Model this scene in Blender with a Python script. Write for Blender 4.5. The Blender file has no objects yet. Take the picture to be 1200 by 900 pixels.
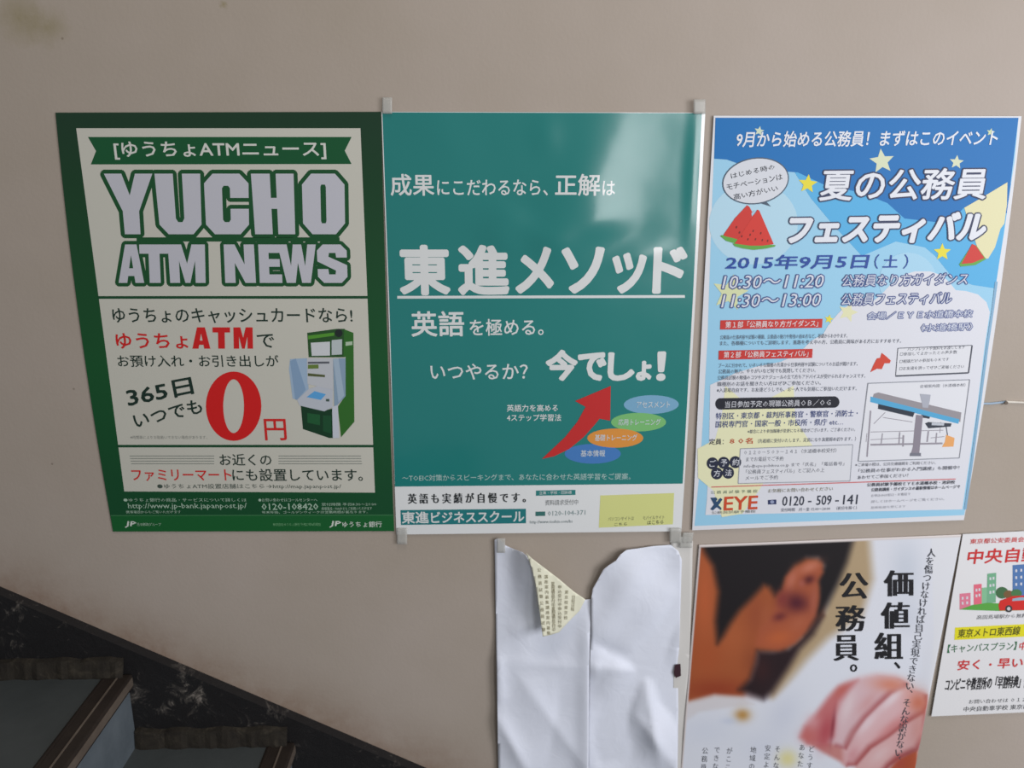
import bpy, bmesh, math, random
import numpy as np
from mathutils import Vector, Matrix
random.seed(7)
rng = np.random.default_rng(7)
SC = bpy.context.scene
COL = SC.collection

# ------------------------------------------------------------------ camera, light, exposure
F_PX = 948.754
CAM = np.array([-0.03983, -1.36786, 1.5])
ROT = np.array([[0.99972387, 0.00812128, -0.0220505],
                [-0.02338694, 0.25254198, -0.96730326],
                [-0.00228707, 0.96755186, 0.25266217]])
cam = bpy.data.cameras.new('camera')
cam.sensor_width = 36.0
cam.lens = F_PX / 1200 * 36.0
cam.clip_start = 0.02
cam.dof.use_dof = True
cam.dof.focus_distance = 1.28
cam.dof.aperture_fstop = 3.8
camo = bpy.data.objects.new('camera', cam)
COL.objects.link(camo)
M4 = Matrix([list(r) + [0] for r in ROT] + [[0, 0, 0, 1]])
camo.matrix_world = Matrix.Translation(Vector(CAM)) @ M4
SC.camera = camo

world = bpy.data.worlds.new('world')
SC.world = world
world.use_nodes = True
world.node_tree.nodes['Background'].inputs[0].default_value = (0.88, 0.88, 0.90, 1)
world.node_tree.nodes['Background'].inputs[1].default_value = 0.20


def area(name, loc, target, sx, sy, energy, color):
    l = bpy.data.lights.new(name, 'AREA')
    l.shape = 'RECTANGLE'
    l.size, l.size_y, l.energy, l.color = sx, sy, energy, color
    o = bpy.data.objects.new(name, l)
    COL.objects.link(o)
    o.location = loc
    o.rotation_euler = (Vector(target) - Vector(loc)).to_track_quat('-Z', 'Y').to_euler()
    return o


# daylight of the stairwell window behind the photographer, up and to the right
area('window_light', (2.35, -2.0, 1.5), (0.5, 0, 0.95), 1.2, 1.5, 38, (0.985, 0.98, 1.02))
# second light, added for the window reflection in the laminated poster's buckles
area('reflection_light', (1.30, -3.1, 1.75), (0.3, 0, 1.4), 0.8, 1.3, 17, (0.97, 0.985, 1.0))
# weak warm fill light from overhead
area('overhead_fill', (0.2, -1.3, 3.6), (0.2, -0.9, 0), 0.9, 0.9, 13, (1.0, 0.90, 0.78))

vs = SC.view_settings
vs.view_transform = 'Standard'
vs.look = 'None'
vs.gamma = 1
vs.use_curve_mapping = False
vs.exposure = 0.36


# ------------------------------------------------------------------ helpers
def lin(c):
    c = c / 255.0
    return c / 12.92 if c <= 0.04045 else ((c + 0.055) / 1.055) ** 2.4


def rgb(r, g, b):
    return (lin(r), lin(g), lin(b), 1.0)


def W(px, py, plane=(0.0, 0.0, 0.0)):
    """point of the wall side plane y = -(a + b*x + c*(z-1)) seen at a pixel of the photograph"""
    d = ROT @ np.array([(px - 600) / F_PX, -(py - 450) / F_PX, -1.0])
    a, b, c = plane
    # y + a + b x + c (z-1) = 0
    num = -(CAM[1] + a + b * CAM[0] + c * (CAM[2] - 1))
    den = d[1] + b * d[0] + c * d[2]
    return CAM + d * (num / den)


def W_arr(px, py, off):
    """vectorised; off is the distance in front of the wall per point"""
    dc = np.stack([(px - 600) / F_PX, -(py - 450) / F_PX, -np.ones_like(px)], 1)
    d = dc @ ROT.T
    t = (-off - CAM[1]) / d[:, 1]
    return CAM + d * t[:, None]


def mat(name, col, rough=0.5, spec=0.4, bump=None, coat=0.0):
    m = bpy.data.materials.new(name)
    m.use_nodes = True
    b = m.node_tree.nodes['Principled BSDF']
    b.inputs['Base Color'].default_value = rgb(*col) if len(col) == 3 else col
    b.inputs['Roughness'].default_value = rough
    b.inputs['Specular IOR Level'].default_value = spec
    b.inputs['Coat Weight'].default_value = coat
    b.inputs['Coat Roughness'].default_value = 0.12
    if bump:
        bump(m)
    return m


def N(m, t, **kw):
    n = m.node_tree.nodes.new(t)
    for k, v in kw.items():
        setattr(n, k, v)
    return n


def L(m, a, b):
    m.node_tree.links.new(a, b)


def math_node(m, op, a, b=None, c=None):
    n = N(m, 'ShaderNodeMath', operation=op)
    for i, v in enumerate((a, b, c)):
        if v is None:
            continue
        if isinstance(v, (int, float)):
            n.inputs[i].default_value = v
        else:
            L(m, v, n.inputs[i])
    return n.outputs[0]


def noise(m, scale, detail=3, vec=None, rough=0.5, dist=0.0):
    n = N(m, 'ShaderNodeTexNoise')
    n.inputs['Scale'].default_value = scale
    n.inputs['Detail'].default_value = detail
    n.inputs['Roughness'].default_value = rough
    n.inputs['Distortion'].default_value = dist
    if vec is not None:
        L(m, vec, n.inputs['Vector'])
    return n.outputs['Fac']


def ramp(m, fac, stops):
    r = N(m, 'ShaderNodeValToRGB')
    e = r.color_ramp.elements
    while len(e) > 1:
        e.remove(e[-1])
    e[0].position, e[0].color = stops[0]
    for p, c in stops[1:]:
        x = e.new(p)
        x.color = c
    L(m, fac, r.inputs[0])
    return r.outputs[0]


def link(name, me, m=None, parent=None, smooth=False):
    o = bpy.data.objects.new(name, me)
    COL.objects.link(o)
    if m:
        me.materials.clear()
        me.materials.append(m)
    if parent:
        o.parent = parent
    if smooth:
        me.polygons.foreach_set('use_smooth', [True] * len(me.polygons))
    return o


def tag(o, label=None, cat=None, kind=None, group=None):
    for k, v in (('label', label), ('category', cat), ('kind', kind), ('group', group)):
        if v:
            o[k] = v
    return o


def mesh(name, verts, faces):
    me = bpy.data.meshes.new(name)
    me.from_pydata([tuple(map(float, v)) for v in verts], [], faces)
    me.update()
    return me


def thing(name, label, cat):
    o = bpy.data.objects.new(name, None)
    COL.objects.link(o)
    o.empty_display_size = 0.05
    return tag(o, label, cat)


def box_mesh(name, lo, hi, bevel=0.0):
    bm = bmesh.new()
    bmesh.ops.create_cube(bm, size=1)
    for v in bm.verts:
        for i in range(3):
            v.co[i] = lo[i] + (v.co[i] + 0.5) * (hi[i] - lo[i])
    if bevel:
        bmesh.ops.bevel(bm, geom=bm.edges[:], offset=bevel, segments=2, affect='EDGES', profile=0.6)
    me = bpy.data.meshes.new(name)
    bm.to_mesh(me)
    bm.free()
    return me


# --- flat outlines: text and drawn shapes, first in their own 2D frame, then laid on a paper
def outline_mesh(body=None, polys=None, bold=0.0, res=2):
    if body is not None:
        c = bpy.data.curves.new('glyphs', 'FONT')
        c.body = body
        c.resolution_u = res
    else:
        c = bpy.data.curves.new('shape', 'CURVE')
        c.dimensions = '2D'
        c.fill_mode = 'BOTH'
        for P in polys:
            s = c.splines.new('POLY')
            s.points.add(len(P) - 1)
            for i, (x, y) in enumerate(P):
                s.points[i].co = (x, -y, 0, 1)
            s.use_cyclic_u = True
    c.offset = bold
    o = bpy.data.objects.new('tmp', c)
    COL.objects.link(o)
    bpy.context.view_layer.update()
    me = bpy.data.meshes.new_from_object(o.evaluated_get(bpy.context.evaluated_depsgraph_get()))
    bpy.data.objects.remove(o)
    bpy.data.curves.remove(c)
    V = np.zeros(len(me.vertices) * 3)
    me.vertices.foreach_get('co', V)
    V = V.reshape(-1, 3)[:, :2]
    Fc = [tuple(p.vertices) for p in me.polygons]
    bpy.data.meshes.remove(me)
    return V, Fc


LAYER = 0.00011
VPX, VPY = 614.0, 4150.0


class Paper:
    def __init__(self, root, plane):
        self.root, self.plane, self.n = root, plane, 0
        self.style = {}

    def mat(self, col, rough=None, spec=None):
        k = tuple(col)
        if k not in self.style:
            self.style[k] = self.make(col)
        return self.style[k]

    def put(self, name, P, faces, col, layer, kind=None, copies=1):
        """P: pixel positions of the photograph"""
        a, b, c = self.plane
        self.n += 1
        pl = (a + LAYER * layer + (self.n % 12) * 5e-6, b, c)
        V = np.array([W(x, y, pl) for x, y in P])
        if copies > 1:
            m_ = len(V) // copies
            for k in range(copies):
                V[k * m_:(k + 1) * m_, 1] -= k * 6e-6
        me = mesh(name, V, faces)
        # face the room
        if len(me.polygons) and sum(p.normal.y * p.area for p in me.polygons) > 0:
            me.flip_normals()
        o = link(name, me, self.mat(col) if not isinstance(col, bpy.types.Material) else col, self.root)
        if kind:
            o['kind'] = kind
        return o

    def shape(self, name, pts, col, layer=2, hole=None, grow=0.0):
        V, Fc = outline_mesh(polys=[pts] + (hole or []), bold=grow)
        return self.put(name, [(x, -y) for x, y in V], Fc, col, layer)

    def text(self, s, x0, y0, x1, y1, h, col, layer=4, bold=0.015, grow=0.0, shear=0.0, hr=None,
             name='lettering', thin=False, kind=None, up=True):
        """ink box: bottom edge from (x0,y0) to (x1,y1), height h on the left and hr on the right"""
        V, Fc = outline_mesh(body=s, res=3 if h > 25 else (2 if h > 10 or len(s) == 1 else 1))
        if not len(V):
            return None
        mn, mx = V.min(0), V.max(0)
        U = (V - mn) / np.maximum(mx - mn, 1e-6)
        hr = h if hr is None else hr
        ang = math.atan2(y1 - y0, x1 - x0)
        copies = [(0, 0)]
        if thin:
            grow = 0.0
        elif bold > 0:
            grow = grow + bold * max(h, hr) * 0.85
            x0, x1, y0, y1 = x0 + bold * h * 0.5, x1 - bold * h * 0.5, y0 - bold * h * 0.5, y1 - bold * h * 0.5
            h, hr = h * (1 - bold), hr * (1 - bold)
        if grow:
            copies = [(grow * math.cos(t), grow * math.sin(t)) for t in np.linspace(0, 2 * math.pi, 8 if grow < 1.2 else 14, endpoint=False)]
        if thin:   # brush-like lettering: uprights thick, level strokes thin
            copies = [(dx, 0) for dx in np.linspace(-thin, thin, 5)]
        P, FF = [], []
        for dx, dy in copies:
            base = len(P)
            for u, v in U:
                bx, by = x0 + (x1 - x0) * u + dx, y0 + (y1 - y0) * u + dy
                hh = (h + (hr - h) * u) * v
                if abs(ang) > 0.08:
                    x = bx + math.sin(ang) * hh
                    y = by - math.cos(ang) * hh
                else:
                    y = by - hh
                    x = VPX + (bx - VPX) * (VPY - y) / (VPY - by) if up else bx
                P.append((x + shear * hh, y))
            FF += [tuple(i + base for i in f) for f in Fc]
        return self.put(name, P, FF, col, layer, kind, len(copies))

    def glyph(self, ch, cx, cy, w, h, col, layer=4, bold=0.0, thin=0.0):
        """one sign of an upright column, its em square centred on a pixel"""
        V, Fc = outline_mesh(body=ch, bold=bold, res=2)
        em = 1.0
        P, FF = [], []
        for dx in (np.linspace(-thin, thin, 5) if thin else [0]):
            base = len(P)
            for x, y in V:
                u = (x - GL_X) / GL_W - 0.5
                v = (y - GL_Y) / GL_W - 0.5
                if ch in '、。':
                    u, v = u + 0.62, v + 0.60
                P.append((cx + u * w + dx, cy - v * h))
            FF += [tuple(i + base for i in f) for f in Fc]
        return P, FF

    def column(self, s, x0, y0, x1, y1, w, h, col, layer=4, bold=0.0, thin=0.0, name='lettering'):
        n = len(s)
        P, FF, D = [], [], []
        for i, ch in enumerate(s):
            t = i / max(1, n - 1)
            p, f = self.glyph(ch, x0 + (x1 - x0) * t, y0 + (y1 - y0) * t, w, h, col, layer, bold, thin)
            b = len(P)
            P += p
            FF += [tuple(k + b for k in q) for q in f]
            if thin:
                m_ = len(p) // 5
                D += [q // m_ for q in range(len(p))]
        o = self.put(name, P, FF, col, layer)
        for v, q in zip(o.data.vertices, D):
            v.co.y -= q * 6e-6
        return o

    def sheet(self, TL, TR, BR, BL, col, bulge=(0, 0, 0, 0), n=(24, 32), name='sheet', layer=0):
        """bulge: outward bow in pixels of left, right, top, bottom edges"""
        nx, ny = n
        P = []
        for j in range(ny + 1):
            v = j / ny
            for i in range(nx + 1):
                u = i / nx
                x = (TL[0] * (1 - u) + TR[0] * u) * (1 - v) + (BL[0] * (1 - u) + BR[0] * u) * v
                y = (TL[1] * (1 - u) + TR[1] * u) * (1 - v) + (BL[1] * (1 - u) + BR[1] * u) * v
                x += -bulge[0] * 4 * v * (1 - v) * (1 - u) + bulge[1] * 4 * v * (1 - v) * u
                y += -bulge[2] * 4 * u * (1 - u) * (1 - v) + bulge[3] * 4 * u * (1 - u) * v
                P.append((x, y))
        Fc = [(j * (nx + 1) + i, j * (nx + 1) + i + 1, (j + 1) * (nx + 1) + i + 1, (j + 1) * (nx + 1) + i)
              for j in range(ny) for i in range(nx)]
        o = self.put(name, P, Fc, col, layer)
        if layer == 0:
            md = o.modifiers.new('thickness', 'SOLIDIFY')
            md.thickness = 0.0004
            md.offset = -1
        return o


_V, _ = outline_mesh(body='国')
_V2, _ = outline_mesh(body='国国')
GL_W = (_V2[:, 0].max() - _V[:, 0].max())
GL_X = (_V[:, 0].min() + _V[:, 0].max()) / 2 - GL_W / 2
GL_Y = (_V[:, 1].min() + _V[:, 1].max()) / 2 - GL_W / 2


def ell(cx, cy, rx, ry, n=28, rot=0.0, a0=0, a1=2 * math.pi):
    out = []
    for i in range(n):
        t = a0 + (a1 - a0) * i / n
        x, y = rx * math.cos(t), ry * math.sin(t)
        out.append((cx + x * math.cos(rot) - y * math.sin(rot), cy + x * math.sin(rot) + y * math.cos(rot)))
    return out


def star(cx, cy, r, rot=0.0, k=0.45):
    return [(cx + (r if i % 2 == 0 else r * k) * math.sin(rot + i * math.pi / 5),
             cy - (r if i % 2 == 0 else r * k) * math.cos(rot + i * math.pi / 5)) for i in range(10)]


def seg(x0, y0, x1, y1, w):
    d = math.hypot(x1 - x0, y1 - y0)
    nx, ny = -(y1 - y0) / d * w / 2, (x1 - x0) / d * w / 2
    return [(x0 + nx, y0 + ny), (x1 + nx, y1 + ny), (x1 - nx, y1 - ny), (x0 - nx, y0 - ny)]


def zoomed(ox, oy, s):
    return lambda pts: [(ox + x / s, oy + y / s) for x, y in pts]


# ------------------------------------------------------------------ the wall
wall_m = mat('painted_plaster', (186, 174, 160), 0.62, 0.25)
b = wall_m.node_tree.nodes['Principled BSDF']
geo = N(wall_m, 'ShaderNodeNewGeometry')
pos = geo.outputs['Position']
sep = N(wall_m, 'ShaderNodeSeparateXYZ')
L(wall_m, pos, sep.inputs[0])
c1 = ramp(wall_m, noise(wall_m, 1.6, 4, pos, 0.55), [(0.3, rgb(166, 155, 142)), (0.7, rgb(180, 169, 160))])
# dirt rubbed along the stair skirting: distance above its sloping edge
above = math_node(wall_m, 'ADD', sep.outputs[2], math_node(wall_m, 'MULTIPLY', sep.outputs[0], 0.533))
above = math_node(wall_m, 'SUBTRACT', above, 0.2594)
near = math_node(wall_m, 'SUBTRACT', 1.0, math_node(wall_m, 'DIVIDE', above, 0.16))
near = math_node(wall_m, 'MAXIMUM', near, 0.0)
grime = noise(wall_m, 26, 6, pos, 0.7)
grime2 = noise(wall_m, 5, 3, pos, 0.6)
gm = math_node(wall_m, 'MULTIPLY', math_node(wall_m, 'MULTIPLY', near, near), math_node(wall_m, 'MULTIPLY', grime, 1.1))
gm = math_node(wall_m, 'MULTIPLY', gm, math_node(wall_m, 'MULTIPLY', grime2, 1.6))
mx1 = N(wall_m, 'ShaderNodeMix', data_type='RGBA')
L(wall_m, math_node(wall_m, 'MINIMUM', gm, 0.75), mx1.inputs['Factor'])
L(wall_m, c1, mx1.inputs['A'])
mx1.inputs['B'].default_value = rgb(124, 92, 70)
# small dark specks
vor = N(wall_m, 'ShaderNodeTexVoronoi')
vor.inputs['Scale'].default_value = 11
L(wall_m, pos, vor.inputs['Vector'])
spk = math_node(wall_m, 'LESS_THAN', vor.outputs['Distance'], 0.022)
mx2 = N(wall_m, 'ShaderNodeMix', data_type='RGBA')
L(wall_m, math_node(wall_m, 'MULTIPLY', spk, 0.45), mx2.inputs['Factor'])
L(wall_m, mx1.outputs['Result'], mx2.inputs['A'])
mx2.inputs['B'].default_value = rgb(96, 82, 72)
# faded ochre damp marks high on the wall
prev = mx2.outputs['Result']
for (sx, sy, r, k) in ((22, 22, 0.045, 0.32), (58, 32, 0.035, 0.30), (262, 5, 0.008, 0.35)):
    q = W(sx, sy)
    dn = N(wall_m, 'ShaderNodeVectorMath', operation='DISTANCE')
    dn.inputs[1].default_value = tuple(q)
    L(wall_m, pos, dn.inputs[0])
    ds = math_node(wall_m, 'ADD', dn.outputs['Value'], math_node(wall_m, 'MULTIPLY', math_node(wall_m, 'SUBTRACT', grime, 0.5), 0.05))
    fa = math_node(wall_m, 'MULTIPLY', math_node(wall_m, 'MAXIMUM', math_node(wall_m, 'SUBTRACT', 1.0, math_node(wall_m, 'DIVIDE', ds, r)), 0.0), k * 1.6)
    mm = N(wall_m, 'ShaderNodeMix', data_type='RGBA')
    L(wall_m, fa, mm.inputs['Factor'])
    L(wall_m, prev, mm.inputs['A'])
    mm.inputs['B'].default_value = rgb(132, 122, 78)
    prev = mm.outputs['Result']
L(wall_m, prev, b.inputs['Base Color'])
bp = N(wall_m, 'ShaderNodeBump')
bp.inputs['Strength'].default_value = 0.13
bp.inputs['Distance'].default_value = 0.002
hh = math_node(wall_m, 'ADD', noise(wall_m, 160, 3, pos), math_node(wall_m, 'MULTIPLY', noise(wall_m, 9, 3, pos), 4.0))
L(wall_m, hh, bp.inputs['Height'])
L(wall_m, bp.outputs[0], b.inputs['Normal'])

tag(link('wall_back', box_mesh('wall_back', (-3.2, 0, -1.6), (3.4, 0.12, 3.6)), wall_m),
    'beige painted stairwell wall with faint stains and scuffs', kind='structure')

# ------------------------------------------------------------------ the stairs
RISE, RUN, NX0, NZ0 = 0.155, 0.2925, -0.7225, 0.591
YW = -0.02     # face of the skirting
WID = 1.9

skirt_m = mat('black_stone', (30, 30, 32), 0.55, 0.3)
b = skirt_m.node_tree.nodes['Principled BSDF']
tc = N(skirt_m, 'ShaderNodeNewGeometry').outputs['Position']
veins = noise(skirt_m, 30, 8, tc, 0.75, 1.2)
patch = noise(skirt_m, 7, 2, tc)
f = math_node(skirt_m, 'MULTIPLY', veins, math_node(skirt_m, 'ADD', patch, 0.45))
L(skirt_m, ramp(skirt_m, f, [(0.0, rgb(23, 23, 25)), (0.55, rgb(31, 30, 31)), (0.64, rgb(78, 74, 70)), (0.74, rgb(150, 142, 134))]),
  b.inputs['Base Color'])
bp = N(skirt_m, 'ShaderNodeBump')
bp.inputs['Strength'].default_value = 0.5
bp.inputs['Distance'].default_value = 0.004
L(skirt_m, veins, bp.inputs['Height'])
L(skirt_m, bp.outputs[0], b.inputs['Normal'])

mortar_m = mat('brown_mortar', (74, 66, 54), 0.8, 0.2)
b = mortar_m.node_tree.nodes['Principled BSDF']
tc = N(mortar_m, 'ShaderNodeNewGeometry').outputs['Position']
nn = noise(mortar_m, 34, 7, tc, 0.7, 0.6)
L(mortar_m, ramp(mortar_m, nn, [(0.3, rgb(34, 31, 29)), (0.55, rgb(50, 46, 40)), (0.75, rgb(76, 70, 60))]), b.inputs['Base Color'])
bp = N(mortar_m, 'ShaderNodeBump')
bp.inputs['Strength'].default_value = 0.6
bp.inputs['Distance'].default_value = 0.004
L(mortar_m, nn, bp.inputs['Height'])
L(mortar_m, bp.outputs[0], b.inputs['Normal'])


def dusty(name, c0, c1, rough, spec, scale=5):
    m = mat(name, c0, rough, spec)
    bb = m.node_tree.nodes['Principled BSDF']
    p = N(m, 'ShaderNodeNewGeometry').outputs['Position']
    n1 = noise(m, scale, 5, p, 0.65)
    L(m, ramp(m, n1, [(0.3, rgb(*c0)), (0.72, rgb(*c1))]), bb.inputs['Base Color'])
    k = N(m, 'ShaderNodeBump')
    k.inputs['Strength'].default_value = 0.15
    k.inputs['Distance'].default_value = 0.002
    L(m, noise(m, 90, 4, p), k.inputs['Height'])
    L(m, k.outputs[0], bb.inputs['Normal'])
    return m


tread_m = dusty('tread_vinyl', (64, 69, 70), (76, 81, 82), 0.55, 0.35)
riser_m = dusty('riser_paint', (88, 97, 104), (108, 117, 124), 0.45, 0.4, 9)
strip_m = dusty('nosing_rubber', (38, 32, 29), (50, 42, 37), 0.5, 0.4, 20)
ridge_m = dusty('nosing_ridge', (92, 82, 74), (112, 102, 92), 0.4, 0.5, 20)

# sloping skirting slab against the wall
def skirt_line(x):
    return 0.7663 - 0.533 * (x + 0.9511)


xa, xb = -1.9, 2.2
pts = [(xa, skirt_line(xa)), (xb, skirt_line(xb)), (xb, skirt_line(xb) - 0.5), (xa, skirt_line(xa) - 0.5)]
bm = bmesh.new()
f0 = [bm.verts.new((x, 0.0, z)) for x, z in pts]
f1 = [bm.verts.new((x, YW + (0.003 if i < 2 else 0), z - (0.004 if i < 2 else 0))) for i, (x, z) in enumerate(pts)]
bm.faces.new(f1)
for i in range(4):
    bm.faces.new((f0[i], f0[(i + 1) % 4], f1[(i + 1) % 4], f1[i]))
bmesh.ops.recalc_face_normals(bm, faces=bm.faces[:])
me = bpy.data.meshes.new('baseboard_back')
bm.to_mesh(me)
bm.free()
skirt = tag(link('baseboard_back', me, skirt_m), 'sloping black stone skirting between the stairs and the beige wall', kind='structure')

stairs = thing('stairs', 'grey-blue stairs with dark ridged nosings going down along the wall', 'stairs')
stairs['kind'] = 'structure'
for k in range(-3, 9):
    x1 = NX0 + RUN * k            # nosing edge of this tread
    zt = NZ0 - RISE * k
    x0 = x1 - RUN
    y0, y1 = -WID, YW
    if k == -3:
        x0 -= 0.6
    t = link('tread', box_mesh('tread', (x0 - 0.012, y0, zt - 0.03), (x1 - 0.052, y1, zt)), tread_m, stairs)
    # nosing with lengthwise ribs
    nm = box_mesh('nosing', (x1 - 0.052, y0, zt - 0.026), (x1, y1, zt + 0.001), 0.003)
    nz = link('nosing', nm, strip_m, stairs)
    for i, dx in enumerate((0.047, 0.024, 0.021)):
        if i == 2:
            continue
        r = link('rib', box_mesh('rib', (x1 - dx, y0 + 0.01, zt), (x1 - dx + (0.0035 if i == 0 else 0.0028), y1 - 0.004, zt + 0.0025)), ridge_m if i == 1 else strip_m, nz)
    r = link('rib', box_mesh('rib', (x1 - 0.003, y0 + 0.01, zt - 0.02), (x1 + 0.0012, y1 - 0.004, zt - 0.004)), ridge_m, nz)
    link('riser', box_mesh('riser', (x1 - 0.02, y0, zt - RISE), (x1 - 0.010, y1, zt - 0.026)), riser_m, stairs)
    # rough mortar fillet where the tread meets the skirting
    n = 26
    V, Fc = [], []
    for i in range(n + 1):
        x = x0 - 0.008 + (x1 - 0.06 + 0.055 - x0) * i / n
        htop = 0.036 + 0.002 * math.sin(i * 0.9 + k) + random.uniform(-0.001, 0.001)
        dep = 0.012 + random.uniform(-0.002, 0.003)
        V += [(x, YW + 0.002, zt + htop), (x, YW - dep * 0.6, zt + htop * 0.93), (x, YW - dep, zt + 0.004), (x, YW - dep, zt - 0.002)]
    for i in range(n):
        for j in range(3):
            a = i * 4 + j
            Fc.append((a, a + 4, a + 5, a + 1))
    Fc += [(0, 1, 2, 3), tuple(n * 4 + j for j in (3, 2, 1, 0))]
    link('mortar_fillet', mesh('mortar_fillet', V, Fc), mortar_m, stairs)
    # chipped edge of the skirting just above the fillet, pale broken stone
    if False:
        for q in range(7 if k < 2 else 3):
            bmc = bmesh.new()
            bmesh.ops.create_icosphere(bmc, subdivisions=1, radius=1)
            cxp = x0 + (0.07 if k == 0 else 0.10) + 0.012 * q + random.uniform(-0.012, 0.012)
            czp = zt + 0.048 + random.uniform(0, 0.055 if k == 1 else 0.02)
            for v in bmc.verts:
                v.co = Vector((cxp, YW - 0.0005, czp)) + Vector((v.co.x * random.uniform(.002, .006), v.co.y * 0.0025, v.co.z * random.uniform(.003, .010)))
            mc = bpy.data.meshes.new('chip')
            bmc.to_mesh(mc)
            bmc.free()
            CH = bpy.data.materials.get('chipped_stone') or mat('chipped_stone', (120, 112, 104), 0.8, 0.2)
            link('chip', mc, CH, skirt)

# ------------------------------------------------------------------ papers: materials
def flat_maker(rough, spec, coat=0.0, ripple=None, grain=True):
    def mk(self, col):
        m = mat('ink_%d_%d_%d' % tuple(col), col, rough, spec, None, coat)
        bb = m.node_tree.nodes['Principled BSDF']
        if ripple:
            p = N(m, 'ShaderNodeNewGeometry').outputs['Position']
            nrm = ripple(m, p)
            L(m, nrm, bb.inputs['Normal'])
            L(m, nrm, bb.inputs['Coat Normal'])
        return m
    return mk


def soft_ripple(strength, scale):
    def f(m, p):
        k = N(m, 'ShaderNodeBump')
        k.inputs['Strength'].default_value = 1.0
        k.inputs['Distance'].default_value = 1.0
        L(m, math_node(m, 'MULTIPLY', noise(m, scale, 1.5, p, 0.4), strength), k.inputs['Height'])
        return k.outputs[0]
    return f


# ---- buckles of the laminated teal poster: each a soft ridge or dent given by its pixel place
def gloss_ripple(m, p):
    h = math_node(m, 'MULTIPLY', noise(m, 3.1, 1.2, p, 0.35, 0.4), 0.008)
    h = math_node(m, 'ADD', h, math_node(m, 'MULTIPLY', noise(m, 11, 1.5, p, 0.4), 0.0008))
    sp = N(m, 'ShaderNodeSeparateXYZ')
    L(m, p, sp.inputs[0])
    X, Z = sp.outputs[0], sp.outputs[2]
    for (px, py, rx, rz, rot, amp) in GLOSS:
        q = W(px, py)
        dx = math_node(m, 'SUBTRACT', X, float(q[0]))
        dz = math_node(m, 'SUBTRACT', Z, float(q[2]))
        c, s = math.cos(rot), math.sin(rot)
        u = math_node(m, 'ADD', math_node(m, 'MULTIPLY', dx, c / rx), math_node(m, 'MULTIPLY', dz, s / rx))
        v = math_node(m, 'ADD', math_node(m, 'MULTIPLY', dx, -s / rz), math_node(m, 'MULTIPLY', dz, c / rz))
        r2 = math_node(m, 'ADD', math_node(m, 'MULTIPLY', u, u), math_node(m, 'MULTIPLY', v, v))
        e = math_node(m, 'EXPONENT', math_node(m, 'MULTIPLY', r2, -1.0))
        h = math_node(m, 'ADD', h, math_node(m, 'MULTIPLY', e, amp))
    k = N(m, 'ShaderNodeBump')
    k.inputs['Strength'].default_value = 1.0
    k.inputs['Distance'].default_value = 1.0
    L(m, h, k.inputs['Height'])
    return k.outputs[0]


GLOSS = [
    (686, 222, 0.064, 0.125, -0.30, 0.0060),
    (650, 287, 0.038, 0.034, 0.3, 0.0027),
    (588, 272, 0.036, 0.034, -0.5, 0.0030),
    (745, 300, 0.050, 0.022, 0.2, 0.0014),
    (640, 158, 0.026, 0.034, 0.2, 0.0020),
    (700, 262, 0.05, 0.03, 0.2, 0.0016),
    (612, 262, 0.06, 0.022, -0.6, 0.0014),
    (812, 205, 0.012, 0.09, 0.0, 0.0016),
]

tape_m = mat('clear_tape', (205, 205, 200), 0.28, 0.5)
_b = tape_m.node_tree.nodes['Principled BSDF']
_b.inputs['Alpha'].default_value = 0.5


def tape(root, x0, y0, x1, y1, off=0.0035, dx=0.0):
    """small strip of clear tape lapping over the paper's edge, puckered along its middle"""
    V, Fc = [], []
    nx, ny = 6, 5
    for j in range(ny + 1):
        for i in range(nx + 1):
            u, v = i / nx, j / ny
            q = W(x0 + (x1 - x0) * u + dx * v, y0 + (y1 - y0) * v)
            puck = 0.0012 * math.sin(u * math.pi * 3) ** 2
            V.append((q[0], -off - puck, q[2]))
    for j in range(ny):
        for i in range(nx):
            a = j * (nx + 1) + i
            Fc.append((a, a + nx + 1, a + nx + 2, a + 1))
    o = link('tape', mesh('tape', V, Fc), tape_m, root, True)
    o['label'] = 'small strip of clear tape'
    md = o.modifiers.new('t', 'SOLIDIFY')
    md.thickness = 0.0002
    return o


DK = (24, 74, 46)
WHT = (196, 196, 192)

# ================================================================== poster 1: green cash machine poster
r1 = thing('poster', 'dark green framed poster with white block capitals, large red zero and cash machine picture', 'poster')
P1 = Paper(r1, (0.0022, 0, 0))
P1.make = flat_maker(0.4, 0.35, 0.0, soft_ripple(0.002, 4)).__get__(P1)
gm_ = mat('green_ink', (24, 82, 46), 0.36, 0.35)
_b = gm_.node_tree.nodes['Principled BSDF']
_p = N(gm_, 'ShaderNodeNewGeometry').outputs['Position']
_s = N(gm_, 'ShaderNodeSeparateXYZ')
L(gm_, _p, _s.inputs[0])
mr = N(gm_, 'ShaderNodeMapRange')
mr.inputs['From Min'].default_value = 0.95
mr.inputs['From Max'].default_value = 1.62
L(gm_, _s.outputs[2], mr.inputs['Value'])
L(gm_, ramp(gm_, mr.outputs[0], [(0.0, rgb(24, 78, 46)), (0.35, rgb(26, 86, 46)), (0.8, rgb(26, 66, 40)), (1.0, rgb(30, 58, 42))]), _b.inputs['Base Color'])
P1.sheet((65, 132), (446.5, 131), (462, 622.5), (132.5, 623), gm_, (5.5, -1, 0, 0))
P1.shape('border_strip', [(129.8, 604.5), (461.2, 604), (462, 622.2), (132.4, 622.8)], (26, 96, 48), 1)
P1.shape('border_strip', seg(129.7, 604.2, 461.4, 603.6, 1.1), (62, 118, 76), 2)
CREAM = (201, 200, 189)
P1.shape('white_panel', [(89.3, 150.3), (422.4, 150.3), (430.6, 348), (439.4, 577.3), (145.6, 575.9), (115.6, 348)], CREAM, 1)
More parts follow.
